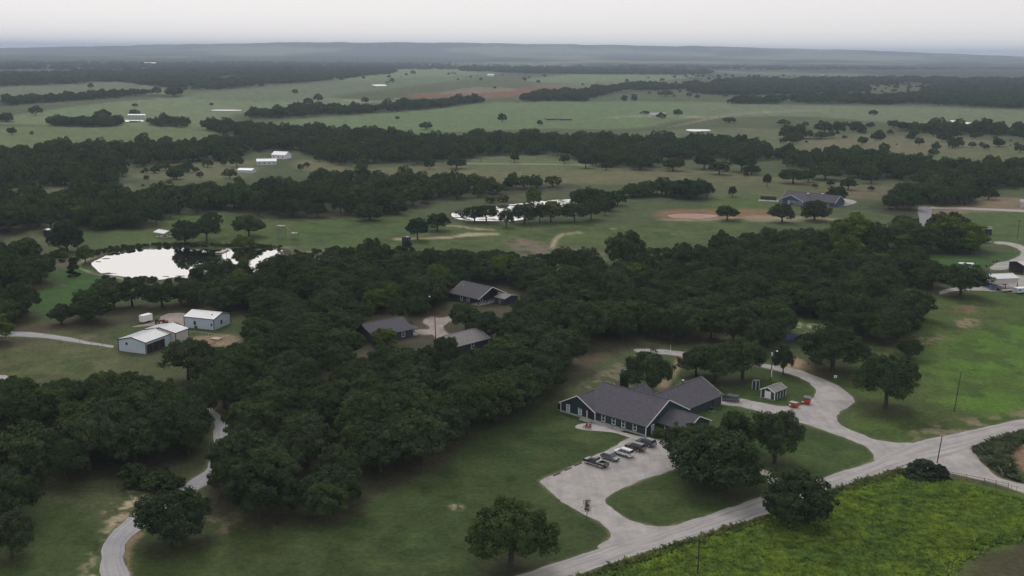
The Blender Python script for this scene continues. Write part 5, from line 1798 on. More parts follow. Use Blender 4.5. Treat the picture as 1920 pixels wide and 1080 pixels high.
# two red chairs on the walkway
for (px_, py_, lb, ya) in ((1098, 803, 'red slatted chair at the foot of the lodge steps, left one', -50), (1105, 804, 'red slatted chair at the foot of the lodge steps, right one', -30)):
    ch = thing('garden_chair', lb, 'chair', place_px(px_, py_, 0.05), R(ya), 'red chairs by the steps')
    s_ = MB().box(-0.33, 0.33, -0.35, 0.35, 0.36, 0.42)
    s_.obj('seat', M['red'], ch)
    for k in range(5):
        x = -0.28 + 0.14 * k
        MB().beam((x, 0.3, 0.40), (x, 0.55, 1.05 + 0.05 * (2 - abs(k - 2))), 0.11, 0.03).obj('slat', M['red'], ch)
    for sx in (-1, 1):
        MB().box(sx * 0.36 - 0.04, sx * 0.36 + 0.04, -0.4, 0.35, 0.58, 0.63).obj('armrest', M['red'], ch)
        for sy in (-0.35, 0.28):
            MB().box(sx * 0.36 - 0.035, sx * 0.36 + 0.035, sy - 0.035, sy + 0.035, 0, 0.58).obj('leg', M['red'], ch)

# --- garden shed
sh = thing('garden_shed', 'small dark shed with white corner boards, battens and white door beside the driveway', 'shed', (69.75, 271.45, 0), R(-45))
wall_gable(sh, -4.1, 0, 0, 5.6, 2.25, 3.15, 'y', M['siding_b'])
roof_gable(sh, -4.1, 0, 0, 5.6, 2.25, 3.17, 'y', M['shingle2'], trim=T, over=0.3, th=0.1)
for x in (-4.1, 0):
    MB().box(x - 0.10, x + 0.10, -0.06, 0.08, 0.0, 2.2).obj('corner_board', T, sh)
for y in (1.4, 2.8, 4.2, 5.55):
    MB().box(-0.02, 0.05, y - 0.07, y + 0.07, 0.0, 2.2).obj('batten', T, sh)
MB().box(-2.75, -1.35, -0.07, 0.02, 0.15, 2.1).obj('door', M['white'], sh)
MB().box(-3.0, -2.78, -0.05, 0.03, 0.0, 2.3).obj('door_post', T, sh)
MB().box(-1.32, -1.10, -0.05, 0.03, 0.0, 2.3).obj('door_post', T, sh)
MB().box(-4.2, -0.1, -0.9, -0.10, 0.0, 0.12).obj('step', M['wood'], sh)

oh = thing('outhouse', 'narrow dark outhouse with white corner boards behind the garden shed', 'outhouse', (66.75, 280.2, 0), R(-44))
MB().box(-1.15, 0, 0, 1.6, 0, 2.35).obj('wall', M['siding_b'], oh)
mb = MB()
mb.prism([(-1.3, 2.40), (0.15, 2.52), (0.15, 2.60), (-1.3, 2.48)], -0.12, 1.72, 'y')
mb.obj('roof', M['shingle2'], oh)
for (x, y) in ((0, 0), (-1.15, 0), (0, 1.6)):
    MB().box(x - 0.06, x + 0.06, y - 0.06, y + 0.06, 0, 2.38).obj('corner_board', T, oh)
MB().box(-0.02, 0.04, 0.35, 1.2, 0.1, 2.0).obj('door', M['siding'], oh)

# --- teal roofed tower booth behind the lodge
P = at(1170, 728)
bo = thing('lookout_booth', 'tall dark booth with a teal roof standing behind the lodge', 'booth', (P[0], P[1], 0), R(-20))
MB().box(-1.0, 1.0, -1.0, 1.0, 0, 3.6).obj('wall', M['wood_dark'], bo)
MB().box(-1.06, 1.06, -1.06, 1.06, 3.6, 4.5).obj('upper_panel', mat('dark_teal_panel', (0.03, 0.10, 0.11), rough=0.6), bo)
MB().prism([(-1.25, 4.5), (1.25, 4.9), (1.25, 5.0), (-1.25, 4.6)], -1.25, 1.25, 'x').obj('roof', M['teal'], bo)
MB().box(-0.5, 0.5, -1.08, -1.02, 1.2, 3.2).obj('door', M['dark'], bo)
ft = thing('slatted_bench', 'pale slatted bench half hidden beside the teal roofed booth', 'bench', place_px(1181, 727), R(-20))
for k in range(4):
    MB().box(-0.8, 0.8, -0.25 + 0.14 * k, -0.15 + 0.14 * k, 0.42, 0.46).obj('slat', M['wood_pale'], ft)
for sx in (-0.7, 0.7):
    MB().box(sx - 0.05, sx + 0.05, -0.22, 0.24, 0, 0.42).obj('leg', M['wood'], ft)

# --- cabins
c1 = thing('cabin', 'far dark cabin with open gable porch in the clearing of the central wood', 'cabin', (-12.6, 376.3, 0), R(-43))
wall_gable(c1, -14.3, -3.6, 0.4, 14.6, 2.55, 5.8, 'x', M['siding_b'])
roof_gable(c1, -14.3, 0.2, 0.4, 14.6, 2.62, 5.9, 'x', M['shingle'], trim=T, over=0.4)
for y in (0.7, 5.2, 9.8, 14.3):
    MB().box(-0.1, 0.12, y - 0.11, y + 0.11, 0, 2.55).obj('porch_post', M['wood_dark'], c1)
MB().box(-3.6, 0.3, 0.5, 14.5, 0.0, 0.18).obj('porch_floor', M['concrete'], c1)
for x in (-8.3, -4.9):
    window(c1, (x, 0.4, 0.75), X, NY, 1.0, 1.5)
window(c1, (-3.6, 6.0, 0.2), Y_, X, 0.95, 2.0, name='door', mull=False)
MB().tube([(-12, 5.0, 4.5), (-12, 5.0, 5.5)], 0.1, 8).obj('vent_pipe', M['metal_roof'], c1)

c2 = thing('cabin', 'left dark blue cabin beside the gravel turning of the central wood', 'cabin', (-41.8, 334.2, 0), R(40))
wall_gable(c2, -7.6, 7.4, -7.0, 7.0, 2.55, 5.0, 'x', M['siding_b'])
roof_gable(c2, -7.6, 7.4, -7.0, 7.0, 2.6, 5.1, 'x', M['shingle'], over=0.45)
window(c2, (3.6, -7.0, 0.7), X, NY, 1.1, 1.5)
window(c2, (-1.2, -7.0, 0.7), X, NY, 1.1, 1.5)
window(c2, (-7.6, 4.0, 0.7), Y_, NX, 0.9, 1.5, pane=M['glass_l'])
MB().box(7.4, 10.0, -6.4, -2.0, 0, 0.2).obj('porch_floor', M['concrete'], c2)
MB().box(9.7, 9.9, -6.3, -6.1, 0.2, 2.3).obj('porch_post', T, c2)
MB().prism([(-6.8, 2.28), (-1.8, 2.45), (-1.8, 2.58), (-6.8, 2.41)], 7.43, 10.2, 'x').obj('porch_roof', M['shingle'], c2)

c3 = thing('cabin', 'cabin with worn pale grey roof mostly hidden by trees below the gravel turning', 'cabin', (-15.6, 321.5, 0), R(46))
wall_gable(c3, -7.0, 7.2, -5.0, 5.0, 2.5, 4.7, 'x', M['siding_b'])
roof_gable(c3, -7.0, 7.2, -5.0, 5.0, 2.55, 4.85, 'x', M['shingle2'], over=0.45)
window(c3, (0, -5.0, 0.7), X, NY, 1.1, 1.5)

for (px_, py_, lb, ya, L_, W_, zr) in ((946, 572, 'low grey shed roof beside the far cabin', -43, 5, 7, 3.1), (997, 584, 'small dark shed between the trees right of the far cabin', -43, 4, 5, 3.2)):
    P = at(px_, py_)
    s3 = thing('store_shed', lb, 'shed', (P[0], P[1], 0), R(ya))
    wall_gable(s3, -L_, 0, 0, W_, 2.2, zr - 0.1, 'x', M['siding_b'])
    roof_gable(s3, -L_, 0, 0, W_, 2.25, zr, 'x', M['shingle2'], over=0.3, th=0.1)
    MB().box(-L_ * 0.6, -L_ * 0.35, -0.05, 0.02, 0.1, 2.0).obj('door', M['wood'], s3)

# --- metal barns
BK = M['black']


def edge_trim(parent, x0, x1, y0, y1, ze):
    for (x, y) in ((x0, y0), (x1, y0), (x1, y1), (x0, y1)):
        MB().box(x - 0.09, x + 0.09, y - 0.09, y + 0.09, 0, ze).obj('corner_trim', BK, parent)


bn = thing('metal_barn', 'pale blue metal barn with closed walls and white ridge roof, right of the two', 'barn', (-97.3, 339.6, 0), R(-19))
wall_gable(bn, -11.4, 0, 0, 9.4, 3.55, 4.75, 'x', M['metal_wall'])
roof_gable(bn, -11.4, 0, 0, 9.4, 3.6, 4.85, 'x', M['metal_roof'], trim=BK, over=0.2, th=0.1)
edge_trim(bn, -11.4, 0, 0, 9.4, 3.5)
window(bn, (-7.3, 0, 1.3), X, NY, 0.7, 1.0, frame=BK)
window(bn, (-0.9, 0, 1.4), X, NY, 0.45, 0.55, frame=BK, mull=False)
window(bn, (0, 4.2, 1.3), Y_, X, 0.7, 1.0, frame=BK)
MB().tube([(-2.2, 2.4, 3.9), (-2.2, 2.4, 4.7)], 0.18, 8).obj('roof_vent', BK, bn)
MB().box(-7.2, -6.5, -0.6, -0.05, 0, 0.9).obj('meter_box', M['concrete_d'], bn)

lb_ = thing('long_barn', 'long white roofed metal barn with an open dark bay and taller rear section', 'barn', (-114.6, 312.6, 0), R(69 - 90))
wall_gable(lb_, -5.1, 5.1, 0, 12.2, 3.55, 4.65, 'y', M['metal_wall'])
wall_gable(lb_, -4.6, 7.1, 11.4, 17.6, 3.95, 5.05, 'y', M['metal_tan'])
roof_gable(lb_, -5.1, 5.1, 0, 12.2, 3.6, 4.72, 'y', M['metal_roof'], trim=BK, over=0.2, th=0.1)
roof_gable(lb_, -4.6, 7.1, 11.4, 17.6, 4.0, 5.15, 'y', M['metal_roof'], trim=BK, over=0.2, th=0.1)
edge_trim(lb_, -5.1, 5.1, 0, 12.2, 3.5)
edge_trim(lb_, -4.6, 7.1, 11.4, 17.6, 3.9)
MB().box(5.12, 5.16, 0.35, 8.6, 0, 2.85).obj('bay_shade_panel', M['dark'], lb_)  # flat dark sheet on the wall paints the shade inside the bay
for y in (2.9, 5.7):
    MB().box(5.14, 5.3, y - 0.08, y + 0.08, 0, 2.85).obj('bay_post', M['rust'], lb_)
window(lb_, (-2.0, 0, 2.3), X, NY, 0.6, 0.5, frame=BK, mull=False)

# trailer and tractor in the barn yard
et = thing('box_trailer', 'white box trailer parked in the barn yard', 'trailer', place_px(274, 604), R(60))
MB().box(-2.0, 2.0, -1.0, 1.0, 0.5, 2.7).obj('body', M['white'], et, bevel=0.05)
MB().box(2.0, 2.03, -0.6, 0.6, 1.3, 2.2).obj('window', M['glass'], et)
MB().beam((2.0, 0, 0.55), (3.1, 0, 0.5), 0.12, 0.1).obj('hitch', BK, et)
for sy in (-1, 1):
    MB().tube([(0.2, sy * 0.95, 0.33), (0.2, sy * 1.12, 0.33)], 0.33, 12).obj('wheel', M['tyre'], et)


def wheel(parent, x, y, r_, wd=0.22):
    s_ = 1 if y > 0 else -1
    w_ = MB().tube([(x, y - s_ * wd, r_), (x, y - s_ * wd * 0.1, r_), (x, y, r_)], [r_, r_, r_ * 0.92], 16).obj('wheel', M['tyre'], parent)
    MB().tube([(x, y - s_ * 0.02, r_), (x, y + s_ * 0.012, r_)], r_ * 0.62, 12).obj('rim', M['rim'], w_)


tr = thing('tractor', 'dark red tractor parked in the barn yard', 'tractor', place_px(298, 608), R(25))
MB().box(0.3, 2.0, -0.4, 0.4, 0.9, 1.5).obj('hood', M['red'], tr, bevel=0.06)
MB().box(-0.9, 0.3, -0.6, 0.6, 0.7, 1.2).obj('body', M['red'], tr, bevel=0.05)
MB().box(-0.8, 0.2, -0.6, 0.6, 2.3, 2.4).obj('canopy', BK, tr)
for sx in (-0.75, 0.15):
    for sy in (-0.55, 0.55):
        MB().tube([(sx, sy, 1.2), (sx, sy, 2.3)], 0.04, 6).obj('canopy_post', BK, tr)
for sy in (-1, 1):
    wheel(tr, -0.5, sy * 0.95, 0.75, 0.35)
    wheel(tr, 1.6, sy * 0.7, 0.42, 0.25)
MB().box(2.0, 3.0, -0.9, 0.9, 0.3, 0.9).obj('loader_bucket', M['rust'], tr)


# fences ---------------------------------------------------------------
def fence(name, label, pts, ph=1.2, rails=(0.5, 1.1), step=2.6, m=None, pr_=0.05, rr=0.035, balus=False):
    m = m or M['rust']
    P0 = Vector((pts[0][0], pts[0][1], 0))
    f_ = thing(name, label, 'fence', P0)
    Q = [Vector((p[0], p[1], 0)) - P0 for p in pts]
    for a, b_ in zip(Q[:-1], Q[1:]):
        L_ = (b_ - a).length
        k = max(1, round(L_ / step))
        for i in range(k + (1 if b_ is Q[-1] else 0)):
            p = a + (b_ - a) * i / k
            MB().tube([p - Vector((0, 0, 0.1)), p + Vector((0, 0, ph))], pr_, 6).obj('post', m, f_)
        for z in rails:
            MB().tube([a + Vector((0, 0, z)), b_ + Vector((0, 0, z))], rr, 5).obj('rail', m, f_)
        if balus:
            kk = int(L_ / 0.45)
            for i in range(1, kk):
                p = a + (b_ - a) * i / kk
                MB().tube([p + Vector((0, 0, rails[0])), p + Vector((0, 0, rails[-1]))], 0.022, 4, False).obj('baluster', m, f_)
    return f_


fence('pipe_fence', 'low rusty pipe fence between road and weeds, left of the cedar bush', [at(1664, 897), at(1682, 885), at(1702, 879)], 1.25, (0.35, 1.15), 2.2, balus=True)
fence('pipe_fence', 'rusty pipe fence with balusters running right from the cedar bush', [at(1776, 894), at(1812, 900), at(1845, 907)], 1.3, (0.35, 1.2), 2.6, balus=True)
fence('field_gate', 'long rusty pipe gate at the end of the baluster fence', [at(1845, 907), at(1867, 912), at(1890, 917)], 1.35, (0.35, 0.75, 1.2), 3.0, pr_=0.07)
fence('wire_fence', 'thin fence section past the gate at the right edge', [at(1896, 918), at(1906, 921), at(1925, 927)], 1.2, (0.9,), 2.6, pr_=0.04, rr=0.02)
fence('brush_fence', 'old weathered post fence overgrown with weeds beside the side road', [at(1834, 842), at(1850, 858), at(1866, 875), at(1880, 896)], 1.3, (0.5, 1.0), 1.6, m=M['wood'], pr_=0.09, rr=0.05)
fence('corral_fence', 'pipe corral fence beside the long barn', [at(351, 641), at(357, 646), at(375, 648), at(398, 651), at(404, 645)], 1.5, (0.5, 0.95, 1.4), 2.4)
fence('corral_rail', 'pale rail fence behind the corral', [at(352, 626), at(378, 627), at(405, 631), at(432, 632), at(404, 641)], 0.9, (0.8,), 3.2, m=M['wood_pale'], pr_=0.07, rr=0.07)
fence('pasture_fence', 'thin wire fence along the dry pasture left of the long barn', [at(10, 672), at(80, 643), at(150, 644), at(214, 652)], 1.3, (0.6, 1.2), 5.0, m=M['wood'], pr_=0.06, rr=0.012)
pl = thing('pallet_deck', 'pale square wooden deck lying in the corral', 'deck', place_px(406, 636), R(-20))
for k in range(7):
    MB().box(-1.5, 1.5, -1.2 + k * 0.345, -0.88 + k * 0.345, 0.25, 0.31).obj('plank', M['wood_pale'], pl)
for sx in (-1.2, 1.2):
    MB().box(sx - 0.06, sx + 0.06, -1.2, 1.2, 0.0, 0.25).obj('bearer', M['wood'], pl)


# poles ------------------------------------------------------------------
def pole(px_, py_, H_, label, lean=0.0, r_=0.15, extras=()):
    P = at(px_, py_)
    p = thing('utility_pole', label, 'utility pole', (P[0], P[1], 0), R(-20))
    MB().tube([(0, 0, -0.2), (lean, 0, H_)], [r_, r_ * 0.72], 8).obj('shaft', M['wood_dark'], p)
    if 'arm' in extras:
        MB().box(lean - 1.1, lean + 1.1, -0.06, 0.06, H_ - 0.7, H_ - 0.55).obj('crossarm', M['wood_dark'], p)
        for x in (-0.95, 0.95):
            MB().tube([(lean + x, 0, H_ - 0.55), (lean + x, 0, H_ - 0.38)], 0.05, 6).obj('insulator', M['concrete'], p)
    if 'lamp' in extras:
        MB().tube([(lean, 0, H_ - 1.0), (lean + 0.9, -0.3, H_ - 0.7)], 0.035, 6).obj('lamp_bracket', M['rim'], p)
        MB().tube([(lean + 0.95, -0.32, H_ - 0.95), (lean + 0.95, -0.32, H_ - 0.62)], [0.30, 0.12], 10).obj('lamp_head', M['white'], p)
    if 'can' in extras:
        MB().tube([(lean - 0.42, -0.1, H_ - 2.4), (lean - 0.42, -0.1, H_ - 1.5)], 0.27, 10).obj('transformer', M['metal_wall'], p)
    if 'meter' in extras:
        MB().box(0.15, 0.4, -0.15, 0.1, 1.0, 3.2).obj('meter_box', M['white'], p)
    return p


pole(1444, 713, 9.6, 'dark utility pole with lamp and transformer behind the garden shed', 0.5, extras=('lamp', 'can', 'meter'))
pole(1789, 772, 10.8, 'bare leaning utility pole on the edge of the bright green field', 0.7, 0.13)
pole(1757, 868, 6.6, 'short dark pole behind the cedar bush at the road junction', 0.5, 0.13)
pole(1308, 1080, 7.2, 'pole at the bottom edge standing in the weedy field', 0.0, 0.13)
pole(817, 642, 10.8, 'dark utility pole beside the gravel turning of the cabins', -0.3, 0.17)
pole(803, 596, 8.5, 'lamp pole among the trees left of the far cabin', -0.2, 0.14, extras=('lamp',))
pole(1907, 448, 9.8, 'utility pole on the grass at the right edge', 0.2, 0.14, extras=('arm',))
pole(902, 303, 10.0, 'thin distant pole in the dry meadow', 0.0, 0.16)

sg = thing('sign', 'small white square sign on a post beside the driveway bend', 'sign', place_px(1566, 713), R(-10))
MB().box(-0.04, 0.04, -0.04, 0.04, 0, 0.9).obj('post', M['wood'], sg)
MB().box(-0.42, 0.42, -0.07, -0.04, 0.75, 1.5).obj('board', M['white'], sg)
MB().box(-0.16, 0.16, -0.085, -0.072, 0.98, 1.24).obj('emblem', M['concrete_d'], sg)
wp = thing('marker_post', 'white flag-topped marker post beside the van driveway', 'post', place_px(1406, 774), 0)
MB().tube([(0, 0, 0), (0, 0, 2.6)], 0.04, 6).obj('shaft', M['metal_roof'], wp)
MB().box(0.02, 0.38, -0.02, 0.02, 1.5, 2.35).obj('panel', M['white'], wp)
wp = thing('marker_post', 'thin white post beside the lane behind the lodge', 'post', place_px(1257, 663), 0)
MB().tube([(0, 0, 0), (0, 0, 2.8)], 0.05, 6).obj('shaft', M['white'], wp)
wp = thing('marker_post', 'white cane post in the grass by the side road fence', 'post', place_px(1893, 880), 0)
MB().tube([(0, 0, 0), (0, 0, 1.4)], 0.05, 6).obj('shaft', M['white'], wp)

# sapling on the lot edge
sp_ = thing('sapling', 'thin sapling with sparse leaves on the edge of the car park entrance', 'sapling', place_px(1100, 975), 0)
rg = np.random.default_rng(3)
t = MB().tube([(0, 0, -0.1), (0.05, 0, 1.6), (0.1, 0.05, 3.6)], [0.06, 0.05, 0.02], 6)
for k in range(7):
    a = k * 2.4
    t.tube([(0.05, 0, 1.5 + 0.2 * k), (0.05 + 0.5 * math.cos(a), 0.5 * math.sin(a), 2.3 + 0.25 * k)], [0.025, 0.01], 4)
t.obj('trunk', M['bark'], sp_)
cs = np.stack([rg.normal(0.05, 0.36, 240), rg.normal(0, 0.36, 240), rg.uniform(1.9, 4.3, 240)], 1)
V, F = leaves(cs, rg.normal(0, 1, (240, 3)), 0.2, rg)
link('crown', mesh_np('crown', V, F, 4), M['leaf_dry'], sp_)

# dumpsters
for (px_, py_, lb, ya, open_) in ((1488, 763, 'orange dumpster with closed lid, left of the pair', 140, False), (1511, 757, 'orange dumpster with open dark top, right of the pair', 150, True)):
    d_ = thing('dumpster', lb, 'dumpster', place_px(px_, py_, 0.03), R(ya), 'orange dumpsters')
    mb = MB()
    mb.prism([(-0.75, 0.15), (0.75, 0.15), (1.0, 1.0), (0.95, 1.35), (-0.95, 1.2), (-1.0, 0.95)], -1.0, 1.0, 'x')
    mb.obj('bin', M['orange'], d_, bevel=0.03)
    MB().box(-1.05, 1.05, -1.05, -0.98, 0.85, 1.0).obj('rim', M['orange'], d_)
    for sx in (-0.8, 0.8):
        MB().box(sx - 0.1, sx + 0.1, -0.6, 0.6, 0, 0.16).obj('skid', BK, d_)
    if open_:
        MB().prism([(-0.85, 1.24), (0.85, 1.36), (0.85, 1.40), (-0.85, 1.28)], -0.9, 0.9, 'x').obj('bin_shade_panel', M['dark'], d_)  # dark sheet over the solid bin paints the shade inside it
        MB().beam((0, -0.95, 1.2), (0, -1.25, 1.9), 1.9, 0.05).obj('lid', M['concrete'], d_)
    else:
        MB().prism([(-0.98, 1.22), (0.98, 1.38), (0.98, 1.43), (-0.98, 1.27)], -1.02, 1.02, 'x').obj('lid', M['concrete'], d_)
    MB().box(0.3, 0.85, 1.0, 1.03, 0.55, 0.9).obj('label_plate', M['white'], d_)

# wheel stops
for k, (px_, py_) in enumerate(((1044, 890), (1065, 880), (1084, 871), (1104, 862))):
    wsn = ('lowest', 'second', 'third', 'fourth')[k]
    ws = thing('wheel_stop', f'dark timber wheel stop on the car park edge, {wsn} from the entrance', 'wheel stop', place_px(px_, py_, 0.02), R(47), 'wheel stops along the car park')
    MB().prism([(-0.13, 0), (0.13, 0), (0.09, 0.2), (-0.09, 0.2)], -1.15, 1.15, 'x').obj('block', M['concrete_d'], ws)
    for sx in (-0.8, 0.8):
        MB().tube([(sx, 0, 0.1), (sx, 0, 0.22)], 0.03, 6).obj('pin', M['rust'], ws)


# ------------------------------------------------------------------ cars
def paint(name, c, rough=0.25):
    m = mat(name, c, rough=rough, spec=0.5, coat=1.0)
    m.node_tree.nodes['Principled BSDF'].inputs['Coat IOR'].default_value = 1.7
    m.node_tree.nodes['Principled BSDF'].inputs['Coat Roughness'].default_value = 0.12
    return m


def loft(sections, m, name, parent, smooth=False, bevel=0.0):
    """sections: list of (x, half width bottom, half width top, z0, z1)"""
    mb = MB()
    k = 0
    for (x, wb, wt, z0, z1) in sections:
        zm = z0 + (z1 - z0) * 0.45
        mb.v += [(x, -wb * 0.94, z0), (x, -wb, zm), (x, -wt, z1), (x, wt, z1), (x, wb, zm), (x, wb * 0.94, z0)]
    n_ = 6
    for i in range(len(sections) - 1):
        for j_ in range(n_):
            mb.f.append((i * n_ + j_, i * n_ + (j_ + 1) % n_, (i + 1) * n_ + (j_ + 1) % n_, (i + 1) * n_ + j_))
    mb.f.append(tuple(range(n_)))
    mb.f.append(tuple((len(sections) - 1) * n_ + j_ for j_ in reversed(range(n_))))
    return mb.obj(name, m, parent, bevel=bevel, smooth=smooth)


def car(px_, py_, yaw, label, kind, pm, name='parked_car', roofm=None, z=0.03, lower=None):
    P = at(px_, py_)
    c = thing(name, label, 'car' if kind != 'pickup' else 'pickup truck', (P[0], P[1], z), yaw, 'cars parked at the lodge')
    g = M['glass']
    roofm = roofm or pm
    if kind == 'suv':
        L, W2, zb, belt, top = 2.45, 0.98, 0.32, 1.08, 1.80
        loft([(-L, .88, .86, .45, 1.0), (-L + .12, .97, .93, zb, belt), (-.6, 1.0, .95, zb, belt + .02), (.9, 1.0, .94, zb, belt), (1.2, .99, .92, zb, belt - .02), (L - .35, .96, .86, zb, .98), (L, .86, .74, .42, .82)], pm, 'body', c, bevel=0.03)
        loft([(-L + .12, .90, .74, belt - .02, belt + .1), (-L + .35, .90, .72, belt - .02, top - .08), (-.2, .91, .74, belt - .02, top - .06), (.35, .91, .73, belt - .02, top - .1), (1.25, .90, .80, belt - .02, belt + .02)], g, 'glasshouse', c)
        loft([(-L + .30, .70, .66, top - .1, top - .02), (-L + .5, .76, .70, top - .1, top), (-.3, .77, .72, top - .1, top + .02), (.5, .72, .66, top - .12, top - .04)], roofm, 'roof', c)
        for x in (-1.35, -.35, .55):
            for sy in (-1, 1):
                MB().beam((x - .03, sy * .915, belt), (x - .10, sy * .755, top - .07), .09, .05, up=(0, sy, .2)).obj('pillar', pm, c)
        for sy in (-1, 1):
            MB().beam((-1.9, sy * .70, top + .05), (.2, sy * .70, top + .06), .04, .05).obj('roof_rail', BK, c)
        wx, wr = 1.47, .38
    elif kind == 'hatch':
        L, zb, belt, top = 2.15, .28, .92, 1.48
        loft([(-L, .80, .78, .4, .88), (-L + .15, .88, .84, zb, belt), (-.5, .90, .85, zb, belt + .02), (.8, .90, .84, zb, belt), (L - .35, .87, .76, zb, .80), (L, .76, .62, .38, .66)], pm, 'body', c, bevel=0.03)
        loft([(-L + .15, .82, .68, belt - .02, belt + .08), (-L + .7, .82, .63, belt - .02, top - .06), (-.3, .83, .65, belt - .02, top), (.25, .83, .64, belt - .02, top - .06), (1.2, .82, .74, belt - .02, belt + .01)], g, 'glasshouse', c)
        loft([(-L + .6, .60, .56, top - .1, top - .03), (-.5, .66, .62, top - .08, top + .03), (.25, .62, .57, top - .1, top - .03)], roofm, 'roof', c)
        for x in (-.9, .0):
            for sy in (-1, 1):
                MB().beam((x, sy * .83, belt), (x - .08, sy * .67, top - .06), .08, .05, up=(0, sy, .2)).obj('pillar', pm, c)
        wx, wr = 1.32, .33
    elif kind == 'van':
        L, zb, belt, top = 2.5, .28, 1.0, 1.75
        loft([(-L, .90, .88, .4, 1.0), (-L + .1, .98, .95, zb, belt), (0, 1.0, .96, zb, belt), (1.3, .99, .94, zb, belt), (L - .3, .95, .82, zb, .86), (L, .84, .68, .38, .7)], pm, 'body', c, bevel=0.03)
        loft([(-L + .08, .92, .80, belt - .02, top - .1), (0, .93, .80, belt - .02, top - .03), (.6, .92, .78, belt - .02, top - .1), (1.75, .90, .80, belt - .02, belt - .05)], g, 'glasshouse', c)
        loft([(-L + .1, .78, .72, top - .12, top - .02), (0, .82, .78, top - .1, top + .02), (.6, .76, .70, top - .14, top - .05)], roofm, 'roof', c)
        for x in (-2.35, -1.3, -.1, .7):
            for sy in (-1, 1):
                MB().beam((x, sy * .93, belt), (x - .05, sy * .81, top - .08), .09, .05, up=(0, sy, .2)).obj('pillar', pm, c)
        wx, wr = 1.5, .34
    else:
        L, zb, belt, top = 2.95, .50, 1.20, 1.90
        loft([(-.5, 1.0, .96, zb, belt), (1.0, 1.0, .96, zb, belt), (1.45, 1.0, .94, zb, belt), (L - .3, .98, .88, zb, 1.12), (L, .90, .78, .55, .98)], pm, 'body', c, bevel=0.03)
        loft([(-.46, .92, .76, belt - .02, top - .06), (.3, .93, .77, belt - .02, top - .02), (.8, .92, .75, belt - .02, top - .08), (1.65, .92, .80, belt - .02, belt + .02)], g, 'glasshouse', c)
        loft([(-.5, .76, .70, top - .12, top - .02), (.2, .79, .74, top - .1, top + .02), (.85, .74, .68, top - .14, top - .06)], roofm, 'roof', c)
        bed = MB().box(-L + .03, -.55, -.99, .99, zb, .82).box(-L + .03, -.55, -1.0, -.86, .82, 1.2).box(-L + .03, -.55, .86, 1.0, .82, 1.2)
        bed.obj('bed', pm, c, bevel=0.02)
        MB().box(-L, -L + .09, -.86, .86, .72, 1.2).obj('tailgate', pm, c)
        MB().box(-1.05, -.6, -.93, .93, 1.12, 1.30).obj('tool_box', M['metal_roof'], c)
        MB().box(-2.6, 2.2, -1.03, -1.0, .42, .56).obj('sill_trim', M['metal_tan'], c)
        MB().box(-2.6, 2.2, 1.0, 1.03, .42, .56).obj('sill_trim', M['metal_tan'], c)
        for x in (-.42, .35):
            for sy in (-1, 1):
                MB().beam((x, sy * .935, belt), (x - .05, sy * .785, top - .07), .1, .05, up=(0, sy, .2)).obj('pillar', pm, c)
        wx, wr = 1.87, .42
    if lower:
        for sy in (-1, 1):
            MB().box(-L + .5, L - .5, sy * 1.0 - .02, sy * 1.0 + .02, zb, zb + .25).obj('sill_trim', lower, c)
    hw = 1.0 if kind != 'hatch' else .9
    for sx in (-1, 1):
        for sy in (-1, 1):
            wheel(c, sx * wx, sy * (hw + .005), wr)
    for sy in (-1, 1):
        MB().box(L - .22, L + .005, sy * .62 - .15, sy * .62 + .15, .68, .84).obj('headlight', M['lamp'], c)
        MB().box(-L - .02, -L + .06, sy * .80 - .09, sy * .80 + .09, .75, 1.05).obj('tail_light', M['tail'], c)
        MB().box(.85, 1.05, sy * (hw + .03) - .08, sy * (hw + .03) + .08, belt, belt + .14).obj('mirror', pm, c)
    MB().box(-L - .07, -L + .05, -.82, .82, .42, .62).obj('bumper', BK if kind != 'suv' else pm, c)
    MB().box(L - .05, L + .05, -.75, .75, .40, .58).obj('bumper', BK if kind != 'suv' else pm, c)
    MB().box(-L - .03, -L + .03, -.26, .26, .68, .82).obj('number_plate', M['white'], c)
    return c


YC = R(139)
blk = paint('black_car_paint', (0.012, 0.012, 0.014))
wht = paint('silver_white_car_paint', (0.62, 0.63, 0.65))
mar = paint('dark_maroon_car_paint', (0.035, 0.018, 0.022))
gry = paint('dark_grey_car_paint', (0.075, 0.08, 0.095))
tea = paint('blue_grey_car_paint', (0.10, 0.125, 0.155))
vng = paint('grey_van_paint', (0.12, 0.12, 0.13))
car(1117, 872, YC, 'black pickup truck with silver tool box and tan sills, lowest in the row', 'pickup', blk, 'pickup_truck')
car(1144, 861.5, YC + math.pi, 'blue-grey hatchback backed in between the pickup and the silver SUV', 'hatch', tea)
car(1168.5, 854, YC, 'silver white SUV in the middle of the parked row', 'suv', wht, lower=M['concrete_d'])
car(1191, 843, YC, 'dark maroon SUV with shiny roof, second from the lodge', 'suv', mar)
car(1211, 834.5, YC, 'dark grey SUV parked closest to the lodge', 'suv', gry)
car(1368, 751.5, R(155), 'grey minivan parked at the end of the rear lodge wing', 'van', vng, 'minivan')

